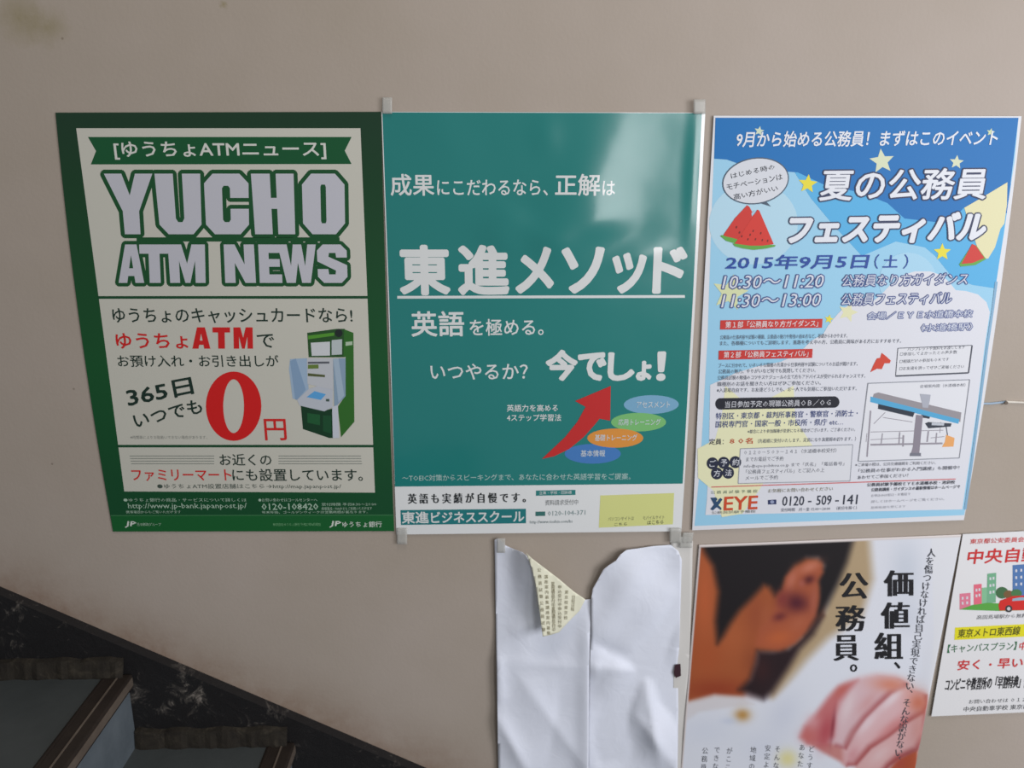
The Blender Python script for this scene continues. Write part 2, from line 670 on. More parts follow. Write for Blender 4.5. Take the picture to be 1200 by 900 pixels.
P1.shape('dividing_line', seg(114.6, 348.6, 430.6, 348.4, 3.2), DK, 2)
P1.shape('dividing_line', seg(136.6, 522.8, 438, 522.8, 3.0), DK, 2)
P1.shape('ribbon', [(103, 160.5), (412, 160.5), (404, 176.6), (412, 192.2), (106.4, 192.7), (112.5, 177)], (22, 86, 50), 2)
P1.text('[ゆうちょATMニュース]', 135, 187, 382.5, 186.5, 21, (212, 214, 208), 3, 0.018)

Y_ = [[(0, 0), (.36, 0), (.5, .36), (.64, 0), (1, 0), (.68, .62), (.68, 1), (.32, 1), (.32, .62)]]
U_ = [[(0, 0), (.40, 0), (.40, .74), (.45, .8), (.55, .8), (.60, .74), (.60, 0), (1, 0), (1, .84), (.80, 1), (.20, 1), (0, .84)]]
C_ = [[(.2, 0), (.8, 0), (1, .16), (1, .40), (.58, .40), (.58, .24), (.54, .2), (.44, .2), (.40, .24), (.40, .76), (.44, .8), (.54, .8), (.58, .76), (.58, .58), (1, .58), (1, .84), (.8, 1), (.2, 1), (0, .84), (0, .16)]]
H_ = [[(0, 0), (.44, 0), (.44, .40), (.58, .40), (.58, 0), (1, 0), (1, 1), (.58, 1), (.58, .58), (.44, .58), (.44, 1), (0, 1)]]
O_ = [[(.22, 0), (.78, 0), (1, .18), (1, .82), (.78, 1), (.22, 1), (0, .82), (0, .18)], [(.45, .18), (.54, .18), (.56, .22), (.56, .78), (.54, .82), (.45, .82), (.43, .78), (.43, .22)]]
A_ = [[(.28, 0), (.72, 0), (1, 1), (.66, 1), (.62, .82), (.38, .82), (.34, 1), (0, 1)], [(.5, .28), (.58, .62), (.42, .62)]]
T_ = [[(0, 0), (1, 0), (1, .24), (.69, .24), (.69, 1), (.31, 1), (.31, .24), (0, .24)]]
M_ = [[(0, 0), (.36, 0), (.5, .5), (.64, 0), (1, 0), (1, 1), (.72, 1), (.72, .42), (.57, 1), (.43, 1), (.28, .42), (.28, 1), (0, 1)]]
N_ = [[(0, 0), (.36, 0), (.66, .52), (.66, 0), (1, 0), (1, 1), (.66, 1), (.34, .48), (.34, 1), (0, 1)]]
E_ = [[(0, 0), (1, 0), (1, .22), (.44, .22), (.44, .38), (.92, .38), (.92, .58), (.44, .58), (.44, .78), (1, .78), (1, 1), (0, 1)]]
W_ = [[(0, 0), (.24, 0), (.32, .56), (.40, 0), (.62, 0), (.70, .56), (.78, 0), (1, 0), (.84, 1), (.60, 1), (.51, .48), (.42, 1), (.17, 1)]]
S_ = [[(.2, 0), (.8, 0), (1, .16), (1, .34), (.64, .34), (.62, .22), (.4, .22), (.38, .32), (1, .54), (1, .84), (.8, 1), (.2, 1), (0, .84), (0, .64), (.36, .64), (.38, .78), (.6, .78), (.62, .68), (0, .44), (0, .16)]]


def block(lets, y0, y1, grow, ink=(194, 195, 204)):
    for G, xt0, xt1, xb0, xb1 in lets:
        def mp(P):
            return [(xt0 + (xt1 - xt0) * u + ((xb0 - xt0) + ((xb1 - xb0) - (xt1 - xt0)) * u) * v, y0 + (y1 - y0) * v) for u, v in P]
        polys = [mp(q) for q in G]
        V, Fc = outline_mesh(polys=polys)
        if grow:
            P, FF = [], []
            for q in range(16):
                t = 2 * math.pi * (q + 0.5) / 16
                bs = len(P)
                P += [(x + grow * math.cos(t), -y + grow * math.sin(t)) for x, y in V]
                FF += [tuple(i + bs for i in f_) for f_ in Fc]
            P1.put('lettering', P, FF, (28, 82, 46), 2, None, 16)
        P1.put('lettering', [(x, -y) for x, y in V], Fc, ink, 4)


block([(Y_, 121.7, 178.5, 130, 181), (U_, 181, 234.5, 188, 236.5), (C_, 238.5, 291, 242, 292), (H_, 294, 344, 299, 346), (O_, 353.5, 403.5, 355.5, 404.5)],
      203.5, 274.5, 4.8)
block([(A_, 138, 168.5, 139, 169), (T_, 163, 197, 165, 199), (M_, 196.5, 240, 199.5, 241), (N_, 262, 297.5, 264, 300), (E_, 302.5, 329, 304.5, 331), (W_, 325, 370, 329, 371), (S_, 371, 406, 373, 407.5)],
      286.5, 331.5, 4.3)
P1.shape('border_strip', seg(160, 280.6, 398, 280.6, 5), (28, 82, 46), 2)
T = P1.text
T('ゆうちょのキャッシュカードなら!', 133, 378.5, 413.4, 378.5, 17.5, (30, 52, 44), bold=0.012)
T('ゆうちょ', 137, 408.5, 220.8, 408.5, 18, (206, 36, 36), bold=0.022)
block([(A_, 225, 246, 225.5, 246.5), (T_, 249, 269.5, 249.5, 270), (M_, 273.5, 296, 274, 296.5)], 383.6, 408.6, 0, (206, 36, 36))
T('で', 302, 407.5, 322, 407.5, 16, (30, 52, 44), bold=0.012)
T('お預け入れ・お引き出しが', 138.6, 430, 327, 430, 14, (30, 52, 44), bold=0.010)
T('365日', 151, 477.5, 227.5, 461.5, 22, (30, 52, 44), bold=0.03, hr=20)
T('いつでも', 159, 502, 238, 483.5, 17, (30, 52, 44), bold=0.022)
P1.shape('lettering', ell(273.8, 476, 32.5, 40.6, 48), (210, 34, 34), 3, hole=[ell(273.8, 476, 12.2, 31.5, 40)])
T('円', 311, 516, 336.3, 516, 25, (206, 40, 38), bold=0.016)
T('※時間帯によりお取扱いできない場合があります。', 153, 514.5, 243, 514.5, 4, (150, 152, 146), bold=0.0)
for i in range(4):
    P1.shape('rule_line', seg(152 + i * 0.6, 534.4 + i * 3.0, 251, 534.4 + i * 3.0, 1.0), (142, 146, 138), 2)
    P1.shape('rule_line', seg(326.5, 534.4 + i * 3.0, 423 + i * 0.4, 534.4 + i * 3.0, 1.0), (142, 146, 138), 2)
T('お近くの', 258, 545.5, 318.6, 545.5, 13.5, (30, 52, 44), bold=0.012)
T('ファミリーマート', 155.3, 563.6, 271.8, 563.6, 13.5, (206, 44, 40), bold=0.016)
T('にも設置しています。', 273, 563.8, 425.4, 563.8, 14.5, (30, 52, 44), bold=0.012)
T('●ゆうちょATM設置店舗はこちら→http://map.japanpost.jp/', 184.7, 573.6, 400, 573.4, 6.6, (70, 84, 76), bold=0.0)
LG = (170, 196, 176)
T('●ゆうちょ銀行の商品・サービスについて詳しくは', 145, 588, 289, 588, 4.2, LG, bold=0)
T('http://www.jp-bank.japanpost.jp/', 150.6, 597.6, 289.5, 597.4, 8, LG, bold=0.006)
T('携帯電話からもご覧いただけます', 148, 601.8, 212, 601.6, 3.4, LG, bold=0)
T('●お問い合わせはコールセンターへ', 303, 588, 372, 587.8, 4, LG, bold=0)
T('0120-108420', 307, 597.6, 373, 597.4, 7.6, LG, bold=0.02)
T('受付時間 平日8:30～21:00', 377, 593, 441, 592.6, 3.6, LG, bold=0)
T('携帯電話・PHSからもご利用いただけます', 377, 598, 436, 597.6, 3.6, LG, bold=0)
T('年末年始、ゴールデンウィークは営業時間が異なります。', 307, 602, 431, 601.6, 3.2, LG, bold=0)
T('JP', 146.5, 618.4, 159, 618.4, 7.4, (212, 220, 212), bold=0.04, shear=0.25)
T('日本郵政グループ', 161, 616.4, 189, 616.3, 3.6, LG, bold=0)
T('株式会社ゆうちょ銀行 平成27年8月現在', 320, 616.4, 376, 616.2, 3.4, (120, 176, 128), bold=0)
T('JP', 386, 618.2, 399, 618.2, 7.6, (212, 220, 212), bold=0.04, shear=0.25)
T('ゆうちょ銀行', 401.5, 618, 447.6, 617.8, 6.8, (212, 220, 212), bold=0.012)
# the cash machine picture
z = zoomed(330, 370, 6.0)
PM = lambda pts, col, ly=3: P1.shape('printed_cash_machine', z(pts), col, ly)
PM([(440, 95), (505, 120), (512, 745), (418, 855), (395, 640), (450, 560), (450, 290), (435, 285)], (52, 108, 44))
PM([(180, 120), (385, 92), (445, 92), (445, 292), (190, 292)], (44, 84, 44))
PM([(186, 140), (370, 118), (370, 140), (186, 166)], (84, 150, 52), 4)
PM([(205, 190), (340, 182), (340, 280), (212, 282)], (206, 210, 214), 4)
PM([(352, 172), (425, 165), (425, 272), (352, 276)], (186, 196, 198), 4)
PM(ell(402, 122, 26, 28), (36, 44, 44), 5)
PM([(450, 185), (498, 180), (498, 205), (450, 212)], (176, 196, 172), 4)
PM([(60, 305), (180, 298), (190, 520), (110, 592), (78, 582), (52, 375)], (158, 182, 206))
PM([(60, 320), (100, 300), (170, 520), (110, 592), (96, 588)], (134, 162, 192), 4)
PM([(178, 300), (362, 300), (362, 520), (182, 480)], (192, 196, 202), 4)
PM([(185, 324), (336, 322), (336, 336), (185, 338)], (92, 96, 104), 5)
PM([(185, 345), (260, 343), (260, 371), (185, 373)], (104, 128, 60), 5)
PM([(185, 404), (305, 416), (305, 432), (185, 424)], (86, 94, 58), 5)
PM([(362, 300), (450, 298), (450, 565), (370, 652)], (138, 162, 184), 4)
PM([(362, 300), (400, 300), (440, 560), (400, 610)], (164, 184, 202), 5)
PM([(355, 640), (396, 628), (405, 860), (360, 860)], (198, 204, 214), 5)
PM([(135, 632), (300, 668), (356, 652), (360, 860), (335, 860), (150, 797)], (24, 62, 40), 3)
PM([(180, 684), (270, 696), (270, 770), (182, 752)], (34, 92, 54), 4)
PM([(290, 700), (350, 704), (350, 830), (292, 812)], (30, 80, 50), 4)
PM([(108, 592), (190, 515), (250, 495), (360, 520), (358, 642), (300, 672), (128, 632)], (188, 194, 204), 5)
PM([(176, 572), (232, 530), (312, 552), (276, 592)], (92, 164, 220), 6)
PM([(312, 585), (336, 585), (336, 604), (312, 602)], (70, 90, 84), 6)

# ================================================================== poster 2: glossy teal poster
r2 = thing('poster', 'glossy teal poster with white Japanese lettering and a curved red arrow', 'poster')
P2 = Paper(r2, (0.0040, 0.004, 0))
P2.make = flat_maker(0.24, 0.5, 0.7, gloss_ripple).__get__(P2)
P2.sheet((447, 131), (826.5, 132), (798.5, 622.6), (464.6, 626.4), (230, 233, 234), (0, 1, 0, 0), name='sheet')
TEAL = (27, 126, 122)
P2.shape('teal_panel', [(448, 131.6), (822.5, 132.6), (812, 350), (800, 566.8), (462.8, 570.3), (456, 350)], TEAL, 1)
T = P2.text
WL = (222, 226, 226)
T('成果', 458, 229.4, 509, 229.4, 25.5, WL, bold=0.018)
T('にこだわるなら、', 512.5, 229, 642, 229, 18.5, WL, bold=0.014)
T('正解', 650.5, 229.4, 703, 229.4, 25.5, WL, bold=0.02)
T('は', 706, 229, 720.5, 229, 17, WL, bold=0.014)
for ch, a0, a1 in (('東', 468.3, 528.5), ('進', 536.5, 597.5), ('メ', 603.5, 649.5), ('ソ', 657, 708), ('ッ', 716, 757), ('ド', 763.5, 804)):
    y = 345.5 if ch in '東進' else 343.6
    T(ch, a0 + 2, y - 1, a1 - 2, y - 1, 56 if ch in '東進' else (52 if ch != 'ッ' else 45), WL, bold=0.022, grow=1.3)
P2.shape('underline', seg(465.5, 348.4, 802.6, 347.4, 3.2), WL, 3)
T('英語', 482.5, 394.5, 544, 394, 29.5, WL, bold=0.022)
T('を極める。', 550.5, 393.5, 637, 393, 19.5, WL, bold=0.014)
T('いつやるか？', 504.8, 445, 618.5, 444.6, 18.5, WL, bold=0.014)
for ch, a0, a1, hh in (('今', 640.5, 675.5, 34), ('で', 678, 709, 31), ('し', 713, 742, 31), ('ょ', 746, 762, 21), ('！', 770, 778.5, 32)):
    T(ch, a0, 445.2, a1, 445, hh, WL, bold=0.024, grow=1.1)
P2.shape('printed_arrow', [(715.8, 452.3), (674, 469.9), (686.3, 476.8), (676.5, 494.5), (662, 512.5), (647, 526.5), (635.2, 537.8),
                           (649.5, 534.6), (667, 526.2), (684, 512.2), (696, 498.8), (702.6, 490.6), (715, 493)], (198, 40, 40), 5)
P2.shape('printed_oval', ell(763.2, 474.1, 32.3, 11, rot=-0.01), (122, 172, 204), 2)
P2.shape('printed_oval', ell(748.3, 494.7, 32.3, 10.9), (122, 190, 116), 3)
P2.shape('printed_oval', ell(721, 513.4, 32.8, 11.2), (222, 148, 62), 4)
P2.shape('printed_oval', ell(694.6, 531.8, 33, 11.6), (66, 124, 192), 3)
WS = (206, 216, 222)
T('アセスメント', 746, 478, 785, 477.8, 7.4, WS, 6, 0.01)
T('応用トレーニング', 724.5, 498.6, 774, 498.4, 7.6, WS, 6, 0.01)
T('基礎トレーニング', 697, 516.8, 746.5, 516.6, 7.6, WS, 6, 0.01)
T('基本情報', 680.5, 535.2, 709, 535, 7.6, WS, 6, 0.01)
T('英語力を高める', 594, 482.4, 653.8, 482.2, 8.2, WL, bold=0.014)
T('4ステップ学習法', 594, 493.6, 657.6, 493.4, 8.2, WL, bold=0.014)
T('～TOEIC対策からスピーキングまで、あなたに合わせた英語学習をご提案。', 471.5, 564, 739, 562, 7.6, (178, 208, 204), bold=0.003)
T('英 語 も 実 績 が 自 慢 で す 。', 478.5, 590.4, 616, 588.8, 11.8, (52, 56, 58), thin=0.45, bold=-0.004)
P2.shape('logo_panel', [(469.3, 597.8), (616.4, 596.2), (616.4, 613.2), (469.9, 615.2)], (36, 124, 128), 2)
T('東進', 471.2, 613.6, 502.5, 613.2, 13.8, WL, 4, 0.03)
T('ビジネススクール', 505.5, 613, 614.2, 611.4, 13, WL, 4, 0.028)
P2.shape('label_panel', [(628, 575), (674.4, 574), (674.4, 580), (628, 581)], (44, 130, 128), 2)
T('企業・学校・団体様', 632, 579.6, 670, 578.9, 3.8, WL, 4, 0)
T('資料請求受付中', 639, 592.4, 677.5, 591.6, 6.4, (128, 132, 134), bold=0)
P2.shape('label_panel', [(627.5, 599.6), (639, 599.4), (639, 604.6), (627.5, 604.8)], (60, 116, 112), 2)
T('0120-104-371', 642, 604.4, 686, 603.2, 5.4, (128, 152, 154), bold=0)
T('http://www.toshin.com/bs', 621, 614.6, 671, 613.6, 4.6, (110, 128, 132), bold=0)
P2.shape('yellow_panel', [(703.5, 580.6), (790, 577.8), (788.6, 614.4), (701.8, 618.4)], (216, 220, 142), 2)
T('パソコンサイトは', 712.5, 610.6, 742.8, 609.4, 4.4, (120, 122, 96), bold=0)
T('こちら', 720, 616.4, 735, 615.8, 3.6, (70, 72, 66), bold=0.01)
T('モバイルサイト', 753.5, 609.2, 778.6, 608.2, 4.4, (120, 122, 96), bold=0)
T('はこちら', 758.6, 614.8, 777.6, 614, 4.6, (60, 62, 56), bold=0.015)
tape(r2, 448.5, 114.5, 460, 133.5, 0.006)
tape(r2, 811, 117, 825, 134, 0.0095)
tape(r2, 465.5, 617, 477.5, 636, 0.006)
tape(r2, 783.5, 616, 797, 633.5, 0.0095)

# ================================================================== poster 3: blue summer festival poster
r3 = thing('poster', 'sky blue poster with watermelon slices and yellow stars dated 2015', 'poster')
P3 = Paper(r3, (0.0042, 0, 0))
P3.make = flat_maker(0.5, 0.3).__get__(P3)
P3.sheet((836.5, 135.6), (1197.2, 136.2), (1129.6, 609.4), (811.2, 621.4), (222, 224, 230), (1, 4.5, 0, 0))
LB, MB, DB, CW = (154, 206, 234), (86, 176, 226), (10, 112, 184), (220, 222, 230)
RIM = [(1193.6, 138), (1189, 190), (1182.5, 230), (1176.5, 275), (1169, 320), (1163.6, 361), (1157, 405), (1148.5, 470), (1139, 540), (1131, 597)]
rim = lambda y: float(np.interp(y, [p[1] for p in RIM], [p[0] for p in RIM]))
P3.shape('blue_ground', [(838.4, 138)] + RIM + [(1130, 603.6), (813.8, 616.4), (821, 540), (829, 400), (834, 250)], LB, 1)
P3.shape('blue_ground', [(930, 200), (970, 205), (1100, 215), (rim(215), 215), (rim(330), 330), (rim(338), 338), (1140, 334), (1116, 325), (1096, 300), (1084, 290),
                         (1050, 283), (1010, 300), (975, 262), (950, 232)], MB, 2)
P3.shape('blue_ground', [(838.4, 138), (1193.6, 138), (rim(230), 230), (rim(250), 250), (1130, 243), (1112, 262), (1060, 256), (1040, 238), (1010, 226), (965, 216), (935, 202), (905, 200),
                         (880, 210), (866, 192), (852, 187), (837, 186)], DB, 3)
P3.shape('light_blob', ell(883, 262, 52, 48, 40), (180, 216, 234), 2)
P3.shape('light_blob', ell(1064, 330, 34, 34, 32), (168, 212, 236), 3)
cloud = [(965, 391), (970, 382), (979, 371), (988, 361), (1000, 355), (1012, 352), (1024, 352), (1032, 346), (1043, 334), (1056, 323), (1072, 318), (1090, 318), (1102, 322),
         (1112, 330), (1120, 340), (1132, 341), (1146, 345), (1156, 354), (1160, 366), (1154, 405), (1146, 470), (1136, 540), (1127.6, 597), (826.6, 603.6), (828.4, 585), (829.6, 560), (831, 520), (832.2, 451),
         (846, 445), (862, 437), (885, 430), (915, 424), (936, 414), (950, 400)]
P3.shape('white_cloud', cloud, CW, 4)
PY = (232, 228, 176)
P3.shape('printed_star', [(850, 452), (880, 478), (930, 452), (932, 492), (952, 522), (905, 548), (890, 574), (870, 602), (846, 606), (836, 575), (818, 560), (817.5, 526), (838, 515), (846, 486)], (230, 230, 190), 5)
P3.shape('printed_star', [(1130, 243.5), (1150, 232), (1180.6, 213.5), (1180, 240), (1177, 262), (1172.5, 268), (1166, 290), (1158, 303), (1150, 303), (1144, 286), (1136, 262)], (226, 222, 178), 5)
P3.shape('printed_star', star(946.7, 215.5, 11.5, 0.1), (232, 220, 62), 5)
P3.shape('printed_star', star(1104.3, 295.5, 10.5, 0), (232, 220, 62), 5)
P3.shape('printed_star', star(1033.5, 189, 15, -0.1), (214, 222, 190), 5)
P3.shape('printed_star', star(1121, 190, 8.5, 0.1), (214, 222, 190), 5)
P3.shape('printed_star', star(855.5, 343, 22, 0.2), (214, 222, 176), 5)
P3.shape('printed_star', star(889.7, 153.5, 6, 0.2), (206, 220, 196), 5)
P3.shape('printed_star', star(1161, 155, 5, 0.2), (206, 220, 176), 5)
P3.shape('printed_star', star(971.5, 374, 5.5, 0.2), (228, 220, 80), 5)
P3.shape('printed_star', star(993.7, 366, 12, 0.3), (226, 226, 184), 5)
P3.shape('speech_bubble', ell(885.5, 212, 39.4, 27.2, 40, -0.16), (76, 92, 110), 6)
P3.shape('speech_bubble', [(884, 236), (896, 234), (903.5, 242)], (76, 92, 110), 6)
P3.shape('speech_bubble', ell(885.5, 212, 38.0, 25.8, 40, -0.16), (214, 218, 226), 7)
T = P3.text
BK = (52, 56, 66)
T('はじめる時の', 857.2, 209.6, 908.4, 198.4, 6.6, BK, 9, 0.006)
T('モチベーションは', 852.4, 223, 917.4, 210.4, 7, BK, 9, 0.006)
T('高い方がいい', 860.6, 234.6, 912.2, 223.8, 7.2, BK, 9, 0.006)
z = zoomed(840, 140, 5.625)
RD, GR = (206, 56, 48), (98, 168, 70)
P3.shape('printed_watermelon', z([(22, 768), (34, 762), (200, 780), (200, 830), (110, 815), (60, 800)]), GR, 7)
P3.shape('printed_watermelon', z([(200, 565), (215, 575), (250, 640), (300, 790), (140, 790), (50, 768), (44, 760), (120, 650)]), RD, 8)
P3.shape('printed_watermelon', z([(104, 818), (200, 815), (388, 828), (384, 838), (320, 852), (240, 860), (170, 850), (120, 836)]), GR, 9)
P3.shape('printed_watermelon', z([(268, 594), (280, 600), (376, 822), (300, 832), (220, 832), (118, 818), (160, 760)]), (212, 58, 48), 10)
P3.shape('printed_watermelon', z([(262, 600), (232, 640), (228, 618), (248, 600)]), (168, 206, 226), 9)
for sx, sy in ((130, 710), (165, 770), (205, 790), (220, 760), (255, 790), (290, 750), (300, 795), (335, 800), (240, 735), (150, 745)):
    P3.shape('printed_seed', z(ell(sx, sy, 5, 9, 8, 0.3)), (120, 34, 32), 11)
z = zoomed(820, 120, 3.158)
P3.shape('printed_watermelon', z([(1010, 524), (1024, 530), (1060, 580), (1020, 602), (966, 608), (960, 600)]), GR, 7)
P3.shape('printed_watermelon', z([(1008, 524), (1022, 530), (1054, 576), (1010, 594), (968, 598)]), RD, 8)
PW = (226, 230, 238)
NV = (52, 60, 92)
T('9月から始める公務員！まずはこのイベント', 862, 172.6, 1167.6, 170.6, 18.5, PW, 9, 0.020, shear=0.06)


def outlined(s, x0, y0, x1, y1, h, grow, ink, edge, bold=0.02, shear=0.0, hr=None, inner=0.0):
    T(s, x0, y0, x1, y1, h, edge, 9, bold, grow=grow, shear=shear, hr=hr)
    T(s, x0, y0, x1, y1, h, ink, 11, bold, grow=inner, shear=shear, hr=hr)


outlined('夏の公務員', 960, 235, 1154, 233, 36, 2.0, PW, NV, 0.012, 0.05, inner=0.35)
outlined('フェスティバル', 921, 286, 1151, 282, 33.5, 2.7, PW, NV, 0.022, 0.14, hr=33, inner=1.1)
BL_ = (38, 74, 158)
T('2015年9月5日', 849.5, 316.2, 1016, 314.6, 17, BL_, 9, 0.025, shear=0.12)
T('（', 1024, 315, 1029, 315, 17, BL_, 9, 0.0)
T('土', 1034.5, 313.6, 1051.5, 313.4, 14.5, BL_, 9, 0.02)
T('）', 1058, 315, 1063.5, 315, 17, BL_, 9, 0.0)
E2, I2 = (70, 84, 142), (214, 220, 230)
outlined('10:30～11:20', 846, 338.4, 963.5, 336.8, 15.0, 1.25, I2, E2, 0.0, 0.16)
outlined('11:30～13:00', 845, 360.4, 960, 358.8, 15.0, 1.25, I2, E2, 0.0, 0.16)
outlined('公務員なり方ガイダンス', 986, 336, 1133, 333.6, 14.0, 1.15, I2, E2, -0.004, 0.1)
outlined('公務員フェスティバル', 985, 358, 1114, 356, 14.0, 1.15, I2, E2, -0.004, 0.1)
outlined('会場／ＥＹＥ水道橋本校', 1016, 374.6, 1139, 371.6, 8.6, 0.9, I2, (96, 108, 158), -0.004, 0.05)
outlined('（水道橋駅）', 1079, 388.6, 1139, 387, 8.6, 0.9, I2, (96, 108, 158), -0.004, 0)
BR_ = (200, 56, 50)
P3.shape('red_banner', [(844.4, 375.3), (964, 373.6), (963.4, 384), (843.8, 386.2)], BR_, 7)
T('第１部「公務員なり方ガイダンス」', 850, 384.4, 958.5, 382.6, 7.6, (228, 220, 222), 9, 0.012)
P3.shape('red_banner', [(842.4, 410.9), (952.4, 408.8), (951.8, 419.4), (842, 421.6)], BR_, 7)
T('第２部「公務員フェスティバル」', 848, 419.6, 947, 417.8, 7.4, (228, 220, 222), 9, 0.012)
GY = (92, 98, 112)
for s, x0, x1, y0 in (('公務員の仕事内容や試験の種類、公務員の魅力や勉強の始め方など、基礎からわかります。', 844, 993, 398),
                      ('また、各職種についてもご説明します。進路を考え中の方、公務員に興味がある方におすすめです。', 843.6, 1056, 405),
                      ('ブースに分かれて、いろいろな職種の先輩から仕事内容や試験についてのお話が聞けます。', 842, 1005, 431),
                      ('公務員の魅力、やりがいなど何でも質問してください。', 842, 956, 438),
                      ('公務員試験の勉強のコツやスケジュールの立て方もアドバイスが受けられるチャンスです。', 841, 1014, 445.4),
                      ('職種別のお話を聞きたい方はぜひご参加ください。', 840.5, 962, 452.8),
                      ('※入退場自由です。お友達どうしでも、お一人でも気軽にご参加いただけます。', 840, 1004, 460)):
    T(s, x0, y0, x1, y0 - (x1 - x0) * 0.014, 5.2, GY, 9, 0.0)
PI = [(843, 466.6), (978, 464.4)] + ell(977.6, 471.1, 6.2, 6.7, 8, 0, -math.pi / 2, math.pi / 2) + [(978, 477.8), (843, 480)] + ell(844, 473.3, 5.8, 6.7, 8, 0, math.pi / 2, 3 * math.pi / 2)
P3.shape('black_banner', PI, (34, 36, 46), 7)
T('当日参加予定の現職公務員ＯＢ／ＯＧ', 849.5, 477.8, 973, 475.4, 7.6, (206, 208, 216), 9, 0.006)
BI = (58, 74, 128)
T('特別区・東京都・裁判所事務官・警察官・消防士・', 838.8, 491.6, 1005, 488, 7.8, BI, 9, 0.010)
T('国税専門官・国家一般・市役所・県庁 etc…', 838.6, 501.2, 988, 498, 7.8, BI, 9, 0.010)
T('※都合により参加職種が変更になる場合がございます。ご了承ください。', 876, 508, 1002, 505.4, 4.6, GY, 9, 0.0)
T('定員：', 831, 521.2, 848, 521, 7, BK, 9, 0.016)
T('８０名', 855, 520.4, 882, 519.8, 6.8, (190, 84, 50), 9, 0.03)
T('（先着順に受付いたします。定員になり次第締め切ります。）', 888, 519.4, 1003, 516.6, 5.0, GY, 9, 0.0)


def frame(P, name, pts, w, col, layer):
    for i in range(4):
        a, b2 = pts[i], pts[(i + 1) % 4]
        P.shape(name, seg(a[0], a[1], b2[0], b2[1], w if not isinstance(w, tuple) else w[i]), col, layer)


BX = [(867.6, 525.9), (999.4, 521), (996, 563.6), (865, 566.6)]
P3.shape('white_box', BX, (220, 222, 228), 7)
frame(P3, 'box_edge', BX, 0.9, (150, 154, 164), 8)
for s, x0, x1, y0 in (('０１２０－５０９－１４１（水道橋本校受付）', 872, 980, 533), ('までお電話でご予約', 874, 918, 541), ('info@eye-yobikou.co.jp まで「氏名」「電話番号」', 871.5, 989, 549),
                      ('「公務員フェスティバル」とご記入の上', 874, 966, 555.6), ('メールでご予約', 873.5, 911.5, 562.8)):
    T(s, x0, y0, x1, y0 - (x1 - x0) * 0.025, 5.2, (86, 90, 102), 9, 0.0)
for ch, cx, cy in (('ご', 835, 543), ('予', 848.2, 542.4), ('約', 861.8, 541.6), ('方', 840, 554.8), ('法', 853.4, 554)):
    P3.shape('black_disc', ell(cx, cy, 6.9, 7.1, 20), (40, 46, 66), 8)
    T(ch, cx - 3.8, cy + 4, cx + 3.8, cy + 3.8, 7.8, (214, 218, 226), 10, 0.008)
P3.shape('red_line', seg(833.6, 570.8, 1120, 561.4, 1.1), (206, 96, 96), 8)
T('公 務 員 試 験 予 備 校', 833, 579, 887.6, 577.4, 3.8, (110, 128, 110), 9, 0)
T('EYE', 848, 598.2, 887.4, 596.6, 15.8, (204, 78, 46), 9, 0.03)
z = zoomed(810, 500, 6)
LOGO = (46, 78, 112)
for q in ([(135, 500), (158, 498), (180, 530), (205, 500), (220, 512), (192, 552), (214, 572), (210, 588), (180, 566), (152, 590), (134, 580), (160, 548)],
          ell(170, 510, 14, 13, 14), ell(198, 525, 10, 18, 12)):
    P3.shape('printed_logo', z(q), LOGO, 8)
T('公務員試験予備校', 834, 602.6, 885.6, 600.8, 3.4, (120, 124, 120), 9, 0)
P3.shape('phone_sign', [(900, 586), (909.8, 585.4), (909.8, 590.8), (900, 591.2)], (44, 56, 98), 8)
P3.shape('phone_sign', ell(904.9, 588.2, 2.4, 2.0, 12), (150, 160, 190), 9)
for s, x0, x1 in (('0120', 916.5, 942), ('-', 947, 951), ('509', 956.5, 974), ('-', 979, 983), ('141', 987.8, 1004.4)):
    y0 = 593 - (x0 - 916) * 0.026
    if s == '-':
        P3.shape('lettering', seg(x0, y0 - 4.4, x1, y0 - 4.5, 1.6), (48, 54, 70), 9)
    else:
        T(s, x0, y0, x1, y0 - (x1 - x0) * 0.026, 11.2, (48, 54, 70), 9, 0.012)
T('お気軽にお問い合わせください', 900, 577.6, 976, 575, 4.6, (120, 116, 90), 9, 0)
T('受付時間　月～金 12:00～20:00　（祝日を除く）', 915, 599.8, 1004, 597, 4.2, GY, 9, 0)
# right-hand block
z = zoomed(1000, 390, 3.75)
P3.shape('printed_arrow', z([(125, 88), (143, 102), (165, 122), (160, 134), (137, 134), (125, 160), (104, 158), (75, 173), (88, 142), (104, 112), (118, 110)]), (208, 70, 50), 8)
NB = z([(196, 68), (522, 55), (506, 176), (186, 190)])
P3.shape('white_box', NB, (222, 224, 230), 7)
frame(P3, 'box_edge', NB, (0.8, 1.8, 1.8, 0.8), (74, 78, 90), 8)
for s, a, b2, c, d in (('パンフレットや資料をお渡しします', 238, 80, 490, 70), ('□参加してよかったとの声多数', 205, 102, 455, 92), ('□相談だけの参加もＯＫです', 203, 134, 420, 124), ('□お友達を誘ってぜひご来場ください', 202, 165, 486, 156)):
    p_, q_ = z([(a, b2), (c, d)])
    T(s, p_[0], p_[1], q_[0], q_[1], 4.2, (82, 86, 98), 9, 0)
MF = z([(65, 222), (512, 206), (466, 550), (22, 565)])
P3.shape('white_box', MF, (224, 226, 232), 7)
MP = lambda pts, col, ly: P3.shape('printed_map', z(pts), col, ly)
MP([(90, 268), (110, 262), (475, 350), (470, 392), (80, 300)], (150, 146, 152), 8)
MP([(76, 280), (466, 380), (462, 400), (74, 304)], (84, 168, 212), 9)
MP([(110, 313), (270, 350), (262, 370), (108, 334)], (44, 54, 68), 9)
MP([(300, 358), (338, 366), (334, 378), (298, 372)], (48, 56, 68), 9)
MP([(292, 268), (340, 272), (336, 300), (328, 330), (304, 328), (300, 300)], (172, 176, 188), 10)
